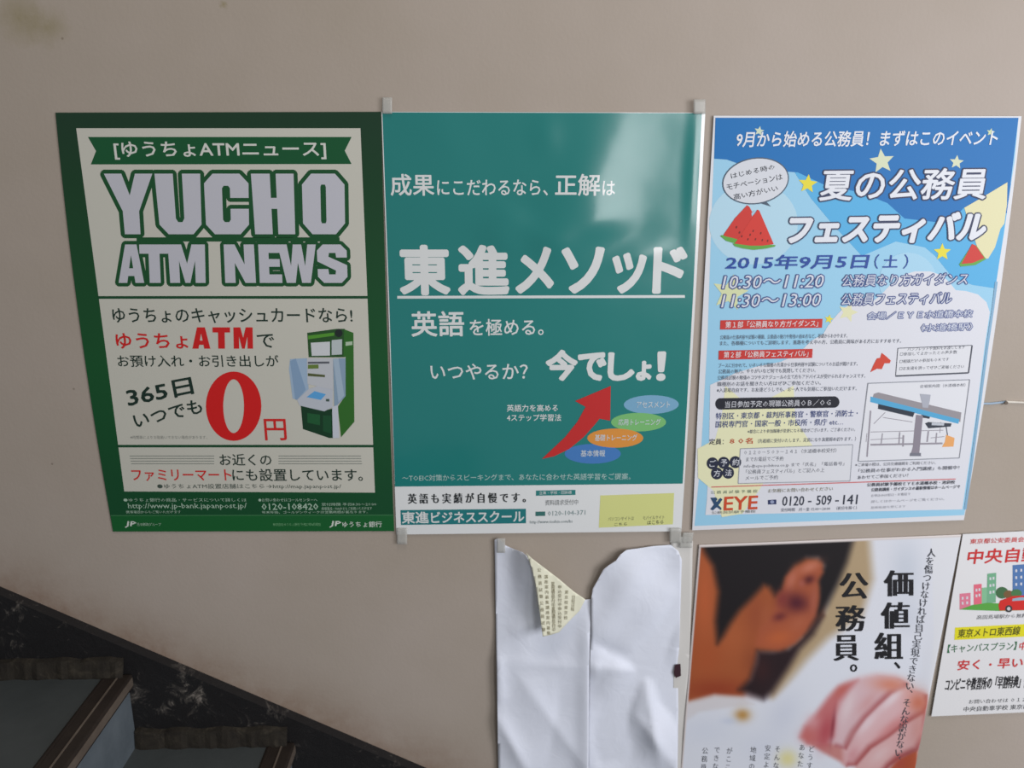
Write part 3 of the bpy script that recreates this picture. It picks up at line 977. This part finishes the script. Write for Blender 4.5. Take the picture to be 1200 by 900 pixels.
MP([(276, 360), (306, 364), (290, 530), (300, 542), (250, 542), (262, 500), (268, 430)], (140, 134, 146), 10)
for a in ((75, 436, 395, 428, 3), (75, 492, 392, 486, 8), (76, 342, 60, 545, 7), (60, 442, 56, 480, 3), (128, 442, 122, 490, 5), (204, 436, 200, 490, 6), (330, 432, 324, 480, 7),
          (90, 400, 140, 350, 3), (130, 372, 260, 392, 3), (75, 470, 220, 462, 3), (340, 462, 400, 456, 3), (220, 450, 218, 500, 8), (366, 440, 362, 486, 6), (385, 392, 380, 440, 3)):
    MP(seg(*a), (152, 148, 158), 8)
MP([(315, 398), (330, 392), (432, 398), (428, 412), (330, 420)], (56, 62, 74), 9)
MP([(345, 394), (400, 397), (398, 408), (344, 406)], (190, 196, 206), 10)
MP(seg(408, 412, 414, 450, 4), (70, 76, 88), 9)
MP([(408, 448), (445, 462), (440, 500), (390, 502), (402, 480)], (232, 168, 104), 9)
P3.shape('printed_map', z([(250, 528), (298, 528), (296, 542), (248, 542)]), (120, 122, 134), 11)
frame(P3, 'box_edge', MF, 0.9, (140, 144, 154), 11)
for s, a, b2, c, d, bo, cl, h in (('会場案内図（水道橋本校）', 292, 243, 492, 236, 0, (96, 100, 112), 4.0),
                              ('※ご来場の際は、公共交通機関をご利用ください。', 8, 588, 362, 578, 0, (110, 112, 122), 4.0),
                              ('「公務員の仕事がわかる入門講座」も開催中！', 22, 616, 465, 600, 0.006, (84, 88, 100), 4.6),
                              ('あわせてご参加ください！', 18, 644, 240, 634, 0.004, (84, 88, 100), 4.4),
                              ('公務員試験予備校ＥＹＥ水道橋本校・池袋校', 60, 676, 446, 664, 0.02, (60, 64, 76), 4.2),
                              ('公務員講座・ガイダンスの最新情報はホームページで', 78, 698, 468, 684, 0.02, (60, 64, 76), 4.2),
                              ('お申込みは窓口・お電話で', 78, 722, 250, 714, 0, (150, 152, 160), 3.2),
                              ('詳しくはホームページをご覧ください。', 78, 748, 400, 736, 0, (150, 152, 160), 3.2),
                              ('無断転載を禁じます', 78, 774, 230, 768, 0, (176, 178, 186), 3.0)):
    p_, q_ = z([(a, b2), (c, d)])
    T(s, p_[0], p_[1], q_[0], q_[1], h, cl, 9, bo)
P3.shape('blue_line', [(rim(330) - 1.5, 330)] + [(rim(y) - 1.2, y) for y in (361, 405, 470, 540, 597)] + [(rim(y) + 1.6, y) for y in (597, 540, 470, 405, 361, 330)], (134, 176, 206), 6)
tape(r3, 799, 622, 812, 634, 0.007, dx=-2)

# ================================================================== poster 4: photo poster of a man from behind
r4 = thing('poster', 'poster with blurred close-up of dark haired man, white shirt and clasped hand', 'poster')
P4 = Paper(r4, (0.0030, 0, 0))
P4.make = flat_maker(0.42, 0.35).__get__(P4)
A, B2, C2, D2 = (819, 638.6), (1126.5, 626.4), (1027, 1130), (780, 1122)


def smooth(t):
    t = np.clip(t, 0, 1)
    return t * t * (3 - 2 * t)


def sd_poly(X, Y, poly):
    d = np.full(X.shape, 1e9)
    ins = np.zeros(X.shape, bool)
    n = len(poly)
    for i in range(n):
        ax, ay = poly[i]
        bx, by = poly[(i + 1) % n]
        ex, ey = bx - ax, by - ay
        t = np.clip(((X - ax) * ex + (Y - ay) * ey) / (ex * ex + ey * ey + 1e-9), 0, 1)
        d = np.minimum(d, np.hypot(X - ax - t * ex, Y - ay - t * ey))
        if ay != by:
            c = ((ay > Y) != (by > Y)) & (X < ex * (Y - ay) / (by - ay) + ax)
            ins ^= c
    return np.where(ins, -d, d)


def paint_photo(px, py):
    X, Y = (px - 800) * 3.213, (py - 620) * 3.213      # the crop's own frame
    col = np.zeros((len(px), 3))
    col[:] = (222, 225, 234)

    def over(mask, c):
        m = np.clip(mask, 0, 1)[:, None]
        col[:] = col * (1 - m) + np.array(c) * m

    def poly(pts, c, soft, k=1.0):
        over(smooth(0.5 - sd_poly(X, Y, pts) / (2 * soft)) * k, c)

    def blob(cx, cy, rx, ry, c, k=1.0, rot=0.0):
        u = (X - cx) * math.cos(rot) + (Y - cy) * math.sin(rot)
        v = -(X - cx) * math.sin(rot) + (Y - cy) * math.cos(rot)
        over(np.exp(-((u / rx) ** 2 + (v / ry) ** 2)) * k, c)

    def capsule(pts, w0, w1, c_mid, c_edge, soft=8):
        d = np.full(X.shape, 1e9)
        tt = np.zeros(X.shape)
        n = len(pts) - 1
        for i in range(n):
            ax, ay = pts[i]
            bx, by = pts[i + 1]
            ex, ey = bx - ax, by - ay
            t = np.clip(((X - ax) * ex + (Y - ay) * ey) / (ex * ex + ey * ey), 0, 1)
            q = np.hypot(X - ax - t * ex, Y - ay - t * ey)
            tt = np.where(q < d, (i + t) / n, tt)
            d = np.minimum(d, q)
        w = w0 + (w1 - w0) * tt
        e = np.clip(d / w, 0, 1) ** 2.2
        c = np.array(c_mid) * (1 - e[:, None]) + np.array(c_edge) * e[:, None]
        m = smooth(0.5 - (d - w) / (2 * soft))[:, None]
        col[:] = col * (1 - m) + c * m

    def hp(pts):
        return [(48.2 + x * 0.696, 48.2 + y * 0.696) for x, y in pts]

    def hb(x, y, rx, ry, c, k=1.0, rot=0.0):
        blob(48.2 + x * 0.696, 48.2 + y * 0.696, rx * 0.696, ry * 0.696, c, k, rot)

    # room behind: tan going to white
    poly(hp([(830, -40), (940, -40), (960, 200), (900, 400), (720, 520), (600, 640), (420, 860), (380, 800), (560, 540), (690, 380)]), (178, 156, 124), 26)
    blob(840, 150, 60, 110, (186, 196, 210), 0.5)
    blob(850, 330, 50, 60, (190, 198, 214), 0.35)
    # skin of face and neck
    poly(hp([(-20, -20), (700, 90), (690, 400), (480, 600), (340, 600), (310, 740), (250, 850), (-60, 880)]), (164, 88, 52), 18)
    hb(50, 300, 55, 260, (192, 98, 58), 0.8)
    hb(200, 520, 120, 110, (176, 96, 58), 0.8)
    hb(330, 400, 60, 120, (150, 76, 52), 0.6)
    hb(60, 620, 90, 120, (170, 84, 48), 0.7)
    hb(110, 800, 180, 60, (146, 60, 38), 0.75)
    hb(300, 640, 50, 90, (146, 76, 48), 0.6)
    # hair
    poly(hp([(15, -30), (860, -30), (820, 110), (770, 230), (720, 330), (660, 430), (590, 500), (610, 420), (655, 340), (665, 250), (655, 200), (690, 130), (660, 92), (600, 92),
             (540, 130), (490, 200), (470, 260), (430, 290), (400, 245), (370, 235), (300, 310), (240, 370), (190, 440), (150, 510), (118, 550), (108, 430), (125, 270), (95, 130), (50, 60)]), (32, 28, 31), 21)
    poly(hp([(335, 590), (420, 590), (500, 575), (570, 520), (640, 440), (690, 400), (640, 500), (565, 580), (500, 690), (420, 810), (370, 855), (300, 830), (235, 800), (295, 740), (325, 660)]), (44, 31, 35), 22)
    hb(360, 690, 50, 70, (70, 38, 38), 0.5)
    # ear
    poly(hp([(475, 260), (492, 190), (550, 140), (615, 108), (680, 120), (690, 165), (660, 215), (668, 300), (650, 400), (600, 485), (540, 548), (450, 585), (370, 572), (325, 560), (345, 470), (405, 400), (440, 330)]), (168, 88, 60), 15)
    hb(620, 135, 60, 28, (196, 120, 96), 0.9, -0.45)
    hb(520, 205, 26, 60, (188, 112, 90), 0.85, 0.3)
    hb(615, 205, 34, 24, (84, 34, 40), 0.85, -0.3)
    hb(575, 225, 18, 20, (176, 100, 90), 0.6)
    hb(545, 330, 72, 55, (84, 34, 46), 0.95, 0.25)
    hb(470, 310, 36, 46, (130, 58, 56), 0.8)
    hb(455, 405, 40, 24, (100, 42, 48), 0.75, -0.3)
    hb(640, 320, 20, 90, (166, 92, 72), 0.9, 0.08)
    hb(560, 440, 70, 40, (176, 98, 70), 0.8, -0.7)
    hb(450, 520, 80, 42, (188, 98, 58), 0.9, -0.2)
    hb(380, 400, 30, 70, (168, 92, 62), 0.7, 0.2)
    # white shirt
    poly([(-40, 668), (120, 625), (215, 632), (300, 660), (350, 640), (440, 560), (560, 430), (700, 380), (900, 420), (900, 1700), (-60, 1700)], (222, 226, 236), 16)
    poly([(-40, 668), (120, 625), (215, 632), (270, 660), (200, 668), (60, 690), (-40, 760)], (206, 196, 194), 10, 0.5)
    blob(380, 700, 60, 90, (196, 202, 220), 0.45, 0.5)
    blob(90, 760, 120, 60, (200, 208, 226), 0.35)
    blob(300, 820, 90, 60, (204, 210, 226), 0.4)
    blob(225, 700, 30, 24, (184, 140, 78), 0.95)
    blob(175, 722, 30, 14, (190, 200, 222), 0.5)
    blob(395, 865, 36, 34, (222, 214, 150), 0.9)
    # lower part, out of the frame: shirt goes on
    # hand
    def gp(pts, dx=0, dy=0):
        return [(417.7 + (x + dx) * 0.464, 482 + (y + dy) * 0.464) for x, y in pts]

    def gb(x, y, rx, ry, c, k=1.0, rot=0.0):
        blob(417.7 + x * 0.464, 482 + y * 0.464, rx * 0.464, ry * 0.464, c, k, rot)

    F5_ = [(1010, 740), (1000, 1100), (700, 1100), (780, 900), (860, 820)]
    F4_ = [(1095, 425), (1065, 640), (1010, 755), (860, 825), (780, 890), (640, 1060), (520, 1060), (515, 880), (640, 755), (780, 660), (920, 550)]
    F3_ = [(895, 262), (960, 272), (1085, 305), (1092, 400), (1060, 455), (915, 540), (775, 650), (630, 745), (510, 880), (430, 885), (425, 770), (520, 610), (640, 470), (760, 335)]
    F2_ = [(470, 240), (560, 185), (700, 158), (850, 176), (935, 215), (905, 250), (800, 300), (690, 398), (590, 500), (500, 620), (430, 750), (335, 725), (318, 560), (350, 430), (405, 320)]
    F1_ = [(55, 650), (85, 560), (180, 455), (275, 330), (365, 238), (480, 195), (520, 188), (445, 270), (375, 370), (335, 480), (322, 640), (265, 722), (110, 705)]
    poly(gp([(110, 690), (330, 690), (440, 740), (430, 890), (380, 850), (250, 780)]), (196, 132, 128), 12)
    poly(gp(F5_), (176, 84, 56), 10)
    for P_, base, dark in ((F4_, (216, 174, 174), (150, 64, 66)), (F3_, (222, 186, 190), (158, 70, 70)), (F2_, (218, 190, 196), (164, 80, 84))):
        poly(gp(P_), dark, 8)
        poly(gp(P_, -24, -24), base, 17, 0.95)
    gb(790, 225, 150, 62, (212, 132, 108), 0.85, 0.1)
    gb(600, 370, 120, 50, (206, 150, 150), 0.6, -0.85)
    gb(440, 400, 40, 130, (226, 208, 212), 0.7, 0.35)
    gb(470, 640, 40, 90, (186, 130, 132), 0.5, 0.5)
    gb(1015, 375, 90, 90, (206, 118, 92), 0.9)
    gb(800, 340, 130, 34, (230, 216, 222), 0.8, -0.75)
    gb(600, 540, 120, 34, (228, 208, 214), 0.8, -0.85)
    gb(800, 560, 170, 40, (204, 128, 128), 0.7, -0.68)
    gb(480, 800, 50, 80, (200, 132, 138), 0.6, 0.5)
    gb(1010, 600, 60, 120, (206, 148, 142), 0.7)
    gb(700, 790, 110, 50, (222, 196, 198), 0.6, -0.7)
    gb(860, 860, 60, 50, (166, 74, 66), 0.6)
    poly(gp(F1_), (196, 116, 118), 18)
    gb(260, 600, 60, 130, (176, 76, 86), 0.8, 0.25)
    gb(120, 640, 70, 60, (196, 108, 104), 0.7)
    gb(390, 265, 80, 36, (194, 104, 94), 0.7, -0.7)
    gb(150, 520, 60, 60, (220, 176, 182), 0.5)
    gb(318, 560, 16, 130, (134, 50, 62), 0.75, 0.12)
    # white margin at the right-hand side
    poly([(935, 0), (1400, 0), (1400, 1700), (740, 1700), (890, 860), (925, 640), (945, 400)], (224, 226, 232), 5)
    return col


nx, ny = 190, 260
us = np.linspace(0, 1, nx + 1)
vs_ = np.linspace(0, 1, ny + 1)
UU, VV = np.meshgrid(us, vs_)
UU, VV = UU.ravel(), VV.ravel()
ptx = (A[0] * (1 - UU) + B2[0] * UU) * (1 - VV) + (D2[0] * (1 - UU) + C2[0] * UU) * VV
pty = (A[1] * (1 - UU) + B2[1] * UU) * (1 - VV) + (D2[1] * (1 - UU) + C2[1] * UU) * VV
ptx = ptx + 3.0 * np.sin(np.pi * VV) * 0
offs = np.full(ptx.shape, 0.0030) + 0.004 * np.exp(-((UU - 1) / 0.05) ** 2) * np.sin(np.pi * VV) ** 2
V = W_arr(ptx, pty, offs)
Fc = [(j * (nx + 1) + i, (j + 1) * (nx + 1) + i, (j + 1) * (nx + 1) + i + 1, j * (nx + 1) + i + 1) for j in range(ny) for i in range(nx)]
me = mesh('photo_sheet', V, Fc)
cols = paint_photo(ptx, pty)
edge = np.minimum(UU * 300, VV * 480)
cols = np.where((edge < 2.2)[:, None], np.array([[214, 206, 204]]), cols)
cl = cols / 255.0
cl = np.where(cl <= 0.04045, cl / 12.92, ((cl + 0.055) / 1.055) ** 2.4)
ca = me.color_attributes.new('print', 'FLOAT_COLOR', 'POINT')
ca.data.foreach_set('color', np.concatenate([cl, np.ones((len(cl), 1))], 1).ravel())
pm = mat('photo_print', (200, 200, 200), 0.4, 0.35)
at = N(pm, 'ShaderNodeAttribute')
at.attribute_name = 'print'
L(pm, at.outputs['Color'], pm.node_tree.nodes['Principled BSDF'].inputs['Base Color'])
so = link('sheet', me, pm, r4, True)
md = so.modifiers.new('t', 'SOLIDIFY')
md.thickness = 0.0004
md.offset = -1
KB = (34, 34, 38)
for ch, x0, x1, yt, yb in (('公', 984, 1017.5, 671.5, 702), ('務', 979.5, 1014.5, 709.5, 740), ('員', 977, 1006.5, 744.5, 774.5), ('。', 995.5, 1005.3, 778.7, 787.6),
                           ('価', 1036, 1070.5, 668.5, 699), ('値', 1032.4, 1066, 706, 737), ('組', 1025, 1058, 741.5, 772.5), ('、', 1047.3, 1056, 776, 784)):
    sm = ch in '、。'
    P4.text(ch, x0 + 1, yb, x1 - 1, yb - 0.4, yb - yt, KB, 6, bold=0.0 if sm else -0.004, thin=0.5 if sm else 1.35, up=False)
P4.column('人を傷つけなければ自己実現できない、そんな訳がない。', 1091.5, 648, 1052, 892, 10.5, 11, (70, 72, 80), 5, bold=-0.008, thin=0.25)
for x, s, y0 in ((826.5, '公務員にしか', 880), (840.5, 'できない仕事', 879), (855, 'がここにある', 880), (883, '地域のために', 879), (900, '安定より誇り', 877), (911.5, 'そんな未来を', 878),
                 (940, 'あなたは', 876), (951, 'どうする', 878)):
    P4.column(s, x, y0, x - len(s) * 0.8, y0 + 9.6 * (len(s) - 1), 7.4, 8.2, (96, 98, 104), 5, bold=-0.004)

# ================================================================== poster 5: driving school
r5 = thing('poster', 'white notice with printed red car, coloured buildings and a yellow band', 'poster')
P5 = Paper(r5, (0.0050, 0, 0))
P5.make = flat_maker(0.5, 0.3).__get__(P5)
P5.sheet((1128.4, 626), (1330, 616), (1262, 832), (1091.4, 839.6), (226, 226, 228))
T = P5.text
RR = (204, 54, 54)
T('東京都公安委員会指定', 1136.6, 637.6, 1216, 634.4, 6, RR, bold=0.012)
T('中央自動車学校', 1133, 661.4, 1282, 655, 17.5, RR, bold=0.026)
z = zoomed(1070, 610, 3.754)
D = lambda pts, col, ly=2, nm='printed_building': P5.shape(nm, z(pts), col, ly)
D([(205, 322), (253, 318), (253, 385), (205, 392)], (222, 126, 150))
D([(267, 282), (302, 278), (302, 376), (267, 382)], (226, 110, 130))
D([(302, 296), (326, 294), (326, 372), (302, 376)], (134, 190, 150))
D([(327, 234), (366, 230), (364, 360), (325, 366)], (118, 176, 140), 3)
D([(438, 196), (520, 190), (520, 330), (438, 330)], (86, 122, 176), 2)
D([(560, 220), (620, 216), (620, 330), (560, 330)], (226, 150, 96), 2)
for bx, by in ((214, 336), (214, 358), (234, 334), (234, 356), (275, 300), (275, 325), (288, 298), (288, 322), (336, 250), (336, 280), (336, 310), (350, 248), (350, 278), (350, 308),
               (450, 215), (450, 245), (472, 213), (472, 243), (450, 275), (472, 273)):
    D([(bx, by), (bx + 8, by), (bx + 8, by + 12), (bx, by + 12)], (214, 214, 220), 4, 'printed_window')
D([(205, 392), (260, 372), (330, 362), (400, 366), (600, 360), (600, 392), (380, 398)], (92, 166, 72), 4, 'printed_hill')
D(ell(392, 318, 28, 26, 16), (70, 110, 74), 5, 'printed_tree')
D(ell(420, 325, 22, 18, 14), (120, 92, 60), 5, 'printed_tree')
D(ell(455, 320, 24, 18, 14), (74, 122, 76), 5, 'printed_tree')
D([(376, 372), (384, 352), (412, 342), (440, 332), (560, 326), (600, 346), (640, 356), (640, 392), (380, 396)], (208, 48, 44), 6, 'printed_car')
D([(438, 344), (470, 338), (500, 338), (500, 350), (436, 354)], (150, 176, 196), 7, 'printed_car')
D(ell(421, 388, 16, 16, 18), (60, 60, 62), 7, 'printed_wheel')
D(ell(421, 388, 8, 8, 14), (200, 200, 204), 8, 'printed_wheel')
D(ell(590, 382, 16, 16, 18), (60, 60, 62), 7, 'printed_wheel')
T('高田馬場駅から無料送迎バス約10分', 1144.5, 726, 1250, 722, 5, (110, 112, 116), bold=0)
P5.shape('yellow_band', [(1119.2, 735.4), (1292, 727), (1290, 741.6), (1118.4, 750)], (226, 218, 40), 2)
T('東京メトロ東西線', 1122, 747.6, 1194.8, 744, 10.4, (92, 92, 36), bold=0.02)
T('門前仲町駅下車', 1202, 743.8, 1262, 741, 10.4, (92, 92, 36), bold=0.02)
T('【キャンパスプラン】', 1110, 765.4, 1190.5, 761.8, 10, (66, 116, 84), bold=0.008)
T('中型・大型も', 1194, 762, 1250, 759.4, 9.5, RR, bold=0.016)
T('安く', 1121.6, 785.6, 1147.4, 784.4, 11.8, RR, bold=0.03)
T('・', 1159, 780.4, 1162, 780.2, 3, RR, bold=0.03)
T('早い', 1168.6, 783.6, 1198, 782.2, 11.6, RR, bold=0.03)
T('卒業', 1214, 781.6, 1243, 780.2, 11.6, RR, bold=0.03)
T('コンビニや教習所の「早割特典」', 1107, 810, 1195, 806, 14.6, (38, 38, 42), bold=0.02)
T('使えます', 1199, 806, 1224, 805, 14, (38, 38, 42), bold=0.02)
T('お問い合わせは ０１２０－００６－４２５', 1135, 825, 1262, 819.6, 5, (90, 92, 96), bold=0)
T('中央自動車学校 東京都江東区新砂2-4-11', 1129, 834.2, 1262, 828.4, 6, (78, 80, 84), bold=0.004)

# ================================================================== torn blank paper, hung face to the wall
r6 = thing('torn_poster', 'crumpled blank white paper with torn notch and folded yellow corner', 'paper')


def ridge(X, Y, x0, y0, x1, y1, w, amp, side=0):
    ex, ey = x1 - x0, y1 - y0
    ll = ex * ex + ey * ey
    t = np.clip(((X - x0) * ex + (Y - y0) * ey) / ll, 0, 1)
    d = np.hypot(X - x0 - t * ex, Y - y0 - t * ey)
    fade = np.sin(np.pi * np.clip(t, 0.04, 0.96)) ** 0.5
    return 1.6 * amp * np.exp(-(np.sqrt(d * d + 4) - 2) / w) * fade


def crumple(X, Y, which):
    h = np.full(X.shape, 0.006)
    if which == 'L':
        h += 0.040 * np.exp(-((X - 630) / 24) ** 2) * smooth((742 - Y) / 90) * smooth((X - 586) / 26)
        h += ridge(X, Y, 582, 775, 690, 783, 9, 0.0024)
        h += ridge(X, Y, 596, 742, 634, 728, 12, 0.004)
        h += ridge(X, Y, 606, 790, 690, 905, 20, 0.006)
        h += ridge(X, Y, 580, 835, 622, 912, 12, 0.009)
        h += ridge(X, Y, 585, 765, 586, 830, 7, 0.006)
        h += ridge(X, Y, 660, 800, 640, 905, 14, -0.003)
        h += 0.010 * np.exp(-((X - 690) / 12) ** 2) * smooth((Y - 700) / 60)
        h += 0.0016 * np.sin(X * 0.09 + Y * 0.03) * np.cos(Y * 0.05 - X * 0.02)
    else:
        h += 0.012 * np.exp(-((X - 725) / 36) ** 2) * np.exp(-((Y - 700) / 70) ** 2)
        h += ridge(X, Y, 690, 750, 756, 783, 12, -0.008)
        h += ridge(X, Y, 756, 783, 800, 700, 14, -0.009)
        h += ridge(X, Y, 690, 782, 760, 786, 8, 0.004)
        h += ridge(X, Y, 750, 790, 700, 905, 13, -0.010)
        h += ridge(X, Y, 756, 788, 775, 905, 12, 0.008)
        h += ridge(X, Y, 745, 838, 795, 905, 10, 0.006)
        h += ridge(X, Y, 762, 790, 806, 860, 14, -0.007)
        h += ridge(X, Y, 700, 775, 694, 795, 6, 0.004)
        h += 0.003 * np.sin(X * 0.06 - Y * 0.045)
        h += 0.0015 * np.cos(X * 0.13 + Y * 0.08)
    return np.maximum(h, 0.0012)


def clip_grid(name, poly, hfun, step=4.0, mat_=None, parent=None, thick=0.0004):
    bm = bmesh.new()
    bm.faces.new([bm.verts.new((x, y, 0)) for x, y in poly])
    bmesh.ops.triangulate(bm, faces=bm.faces[:])
    xs = [p[0] for p in poly]
    ys = [p[1] for p in poly]
    for ax, lo, hi in ((0, min(xs), max(xs)), (1, min(ys), max(ys))):
        q = lo + step
        while q < hi:
            co = Vector((q, 0, 0)) if ax == 0 else Vector((0, q, 0))
            no = Vector((1, 0, 0)) if ax == 0 else Vector((0, 1, 0))
            bmesh.ops.bisect_plane(bm, geom=bm.verts[:] + bm.edges[:] + bm.faces[:], plane_co=co, plane_no=no, dist=1e-5)
            q += step
    bmesh.ops.remove_doubles(bm, verts=bm.verts[:], dist=0.02)
    X = np.array([v.co.x for v in bm.verts])
    Y = np.array([v.co.y for v in bm.verts])
    Q = W_arr(X, Y, hfun(X, Y))
    for v, q in zip(bm.verts, Q):
        v.co = Vector(q)
    bmesh.ops.recalc_face_normals(bm, faces=bm.faces[:])
    me = bpy.data.meshes.new(name)
    bm.to_mesh(me)
    bm.free()
    if sum(p.normal.y * p.area for p in me.polygons) > 0:
        me.flip_normals()
    o = link(name, me, mat_, parent, True)
    md = o.modifiers.new('t', 'SOLIDIFY')
    md.thickness = thick
    md.offset = -1
    return o


paper_m = mat('blank_paper', (228, 233, 246), 0.6, 0.25)
_b = paper_m.node_tree.nodes['Principled BSDF']
_p = N(paper_m, 'ShaderNodeNewGeometry').outputs['Position']
_k = N(paper_m, 'ShaderNodeBump')
_k.inputs['Strength'].default_value = 0.35
_k.inputs['Distance'].default_value = 0.004
L(paper_m, noise(paper_m, 22, 3, _p, 0.5, 0.8), _k.inputs['Height'])
L(paper_m, _k.outputs[0], _b.inputs['Normal'])
yel_m = mat('yellow_printed_back', (236, 235, 212), 0.6, 0.25)

left_poly = [(579.5, 633), (583.5, 630.5), (588, 634), (592, 639), (601, 643), (612, 647), (617, 651), (622, 662), (627, 680), (630, 700), (632, 716), (645, 718), (668, 706),
             (684, 703), (692.5, 702), (690.5, 780), (689.5, 900), (688, 1080), (586, 1080), (584, 900), (582, 790), (581, 720)]
clip_grid('paper_half', left_poly, lambda X, Y: crumple(X, Y, 'L'), 4, paper_m, r6)
right_poly = [(693, 701), (694.5, 690), (701, 679), (707, 667.5), (714, 662), (722, 657), (727, 650), (734, 644.5), (745, 643), (765, 640), (786, 638.5), (795, 646), (799, 656), (798, 690), (797, 720), (796, 760), (794, 775), (795, 830),
              (794, 900), (790, 1080), (689, 1080), (688, 900), (690, 800), (692, 760)]
clip_grid('paper_half', right_poly, lambda X, Y: crumple(X, Y, 'R') + 0.001, 4, paper_m, r6)
under_poly = [(786, 636), (812, 634), (810.5, 700), (808, 770), (803, 900), (796, 1080), (778, 1080), (787, 900), (790, 760), (789, 690)]
u_m = mat('old_paper_strip', (214, 212, 208), 0.55, 0.3)
clip_grid('backing_strip', under_poly, lambda X, Y: 0.0018 + 0.0008 * np.sin(Y * 0.05), 6, u_m, r6)
P6 = Paper(r6, (0.0030, 0, 0))
P6.make = flat_maker(0.5, 0.3).__get__(P6)
P6.shape('dark_mark', [(791, 779), (797.5, 778), (798, 792), (792, 794.5), (789.5, 789)], (62, 40, 48), 30)


def flap_h(X, Y):
    # curls out of the sheet at its rolled left edge and comes to rest at its tip
    return 0.047 - 0.00030 * np.abs(X - 622) + 0.0008 * np.sin(X * 0.25)


flap_poly = [(616.5, 648), (624, 655), (640, 667), (655, 678.5), (672, 693), (686, 702.5), (679, 716), (668, 727), (655, 741), (646, 744), (636, 746), (634, 730), (631, 706), (628, 686), (623, 665)]
clip_grid('folded_flap', flap_poly, flap_h, 3, yel_m, r6)
# small dark type on the folded yellow corner
gt = {}
for i, (s, x0, y0, x1, y1) in enumerate((('公務員試験', 632, 668, 637, 738), ('講座案内募集', 640, 676, 643, 742), ('夏期講習受付中', 648, 684, 649, 738), ('申込受付中', 656, 688, 656, 734), ('東京校', 664, 694, 663, 724), ('日程', 672, 700, 671, 714))):
    n = len(s)
    P, FF = [], []
    for j, ch in enumerate(s * 2):
        t = j / (2 * n - 1)
        p, f = P6.glyph(ch, x0 + (x1 - x0) * t, y0 + (y1 - y0) * t, 4.6, 4.8, None)
        bs = len(P)
        P += p
        FF += [tuple(k + bs for k in q) for q in f]
    P = np.array(P)
    Q = W_arr(P[:, 0], P[:, 1], flap_h(P[:, 0], P[:, 1]) + 0.0006)
    me = mesh('lettering', Q, FF)
    if sum(p.normal.y * p.area for p in me.polygons) > 0:
        me.flip_normals()
    link('lettering', me, P6.mat((128, 120, 92)), r6)
tape(r6, 582.5, 628, 592, 645, 0.0095)
tape(r6, 795, 627, 810, 640, 0.0068)

# ================================================================== cord tacked to the wall beside poster 3
def tube(name, pts, r, m, parent=None, seg_=8):
    V, Fc = [], []
    for i, p in enumerate(pts):
        d = Vector(pts[min(i + 1, len(pts) - 1)]) - Vector(pts[max(i - 1, 0)])
        d.normalize()
        a = d.cross(Vector((0, 0, 1)))
        a.normalize()
        c = a.cross(d)
        for k in range(seg_):
            t = 2 * math.pi * k / seg_
            V.append(Vector(p) + a * r * math.cos(t) + c * r * math.sin(t))
    for i in range(len(pts) - 1):
        for k in range(seg_):
            Fc.append((i * seg_ + k, i * seg_ + (k + 1) % seg_, (i + 1) * seg_ + (k + 1) % seg_, (i + 1) * seg_ + k))
    Fc += [tuple(range(seg_)), tuple(range(len(pts) * seg_ - seg_, len(pts) * seg_))[::-1]]
    return link(name, mesh(name, V, Fc), m, parent, True)


cd = thing('cord', 'thin pale cord running along the wall from the dark nail', 'cord')
q = [W(x, y) for x, y in ((1178, 470.5), (1190, 471), (1205, 471.6), (1240, 472.6), (1320, 475))]
tube('white_cord', [(p[0], -0.0022, p[2]) for p in q], 0.0022, mat('white_cord', (214, 208, 198), 0.5, 0.3), cd)
q = [W(x, y) for x, y in ((1138, 472.5), (1150, 472.6), (1160, 472.6), (1169, 471.6), (1178, 470.5))]
tube('blue_ribbon', [(p[0], -0.0020, p[2]) for p in q], 0.0019, mat('blue_ribbon', (160, 182, 204), 0.5, 0.3), cd)
nl = thing('nail', 'small dark nail in the wall beside the sky blue poster', 'nail')
q = W(1177, 471.3)
bm = bmesh.new()
for r_, d_, y_ in ((0.0034, 0.0012, -0.0055), (0.0012, 0.0065, -0.0020)):
    bmesh.ops.create_cone(bm, cap_ends=True, segments=14, radius1=r_, radius2=r_ * 0.9, depth=d_,
                          matrix=Matrix.Translation((q[0], y_, q[2])) @ Matrix.Rotation(math.pi / 2, 4, 'X'))
me = bpy.data.meshes.new('nail_head')
bm.to_mesh(me)
bm.free()
link('nail_head', me, mat('rusty_nail', (92, 78, 64), 0.5, 0.5), nl)
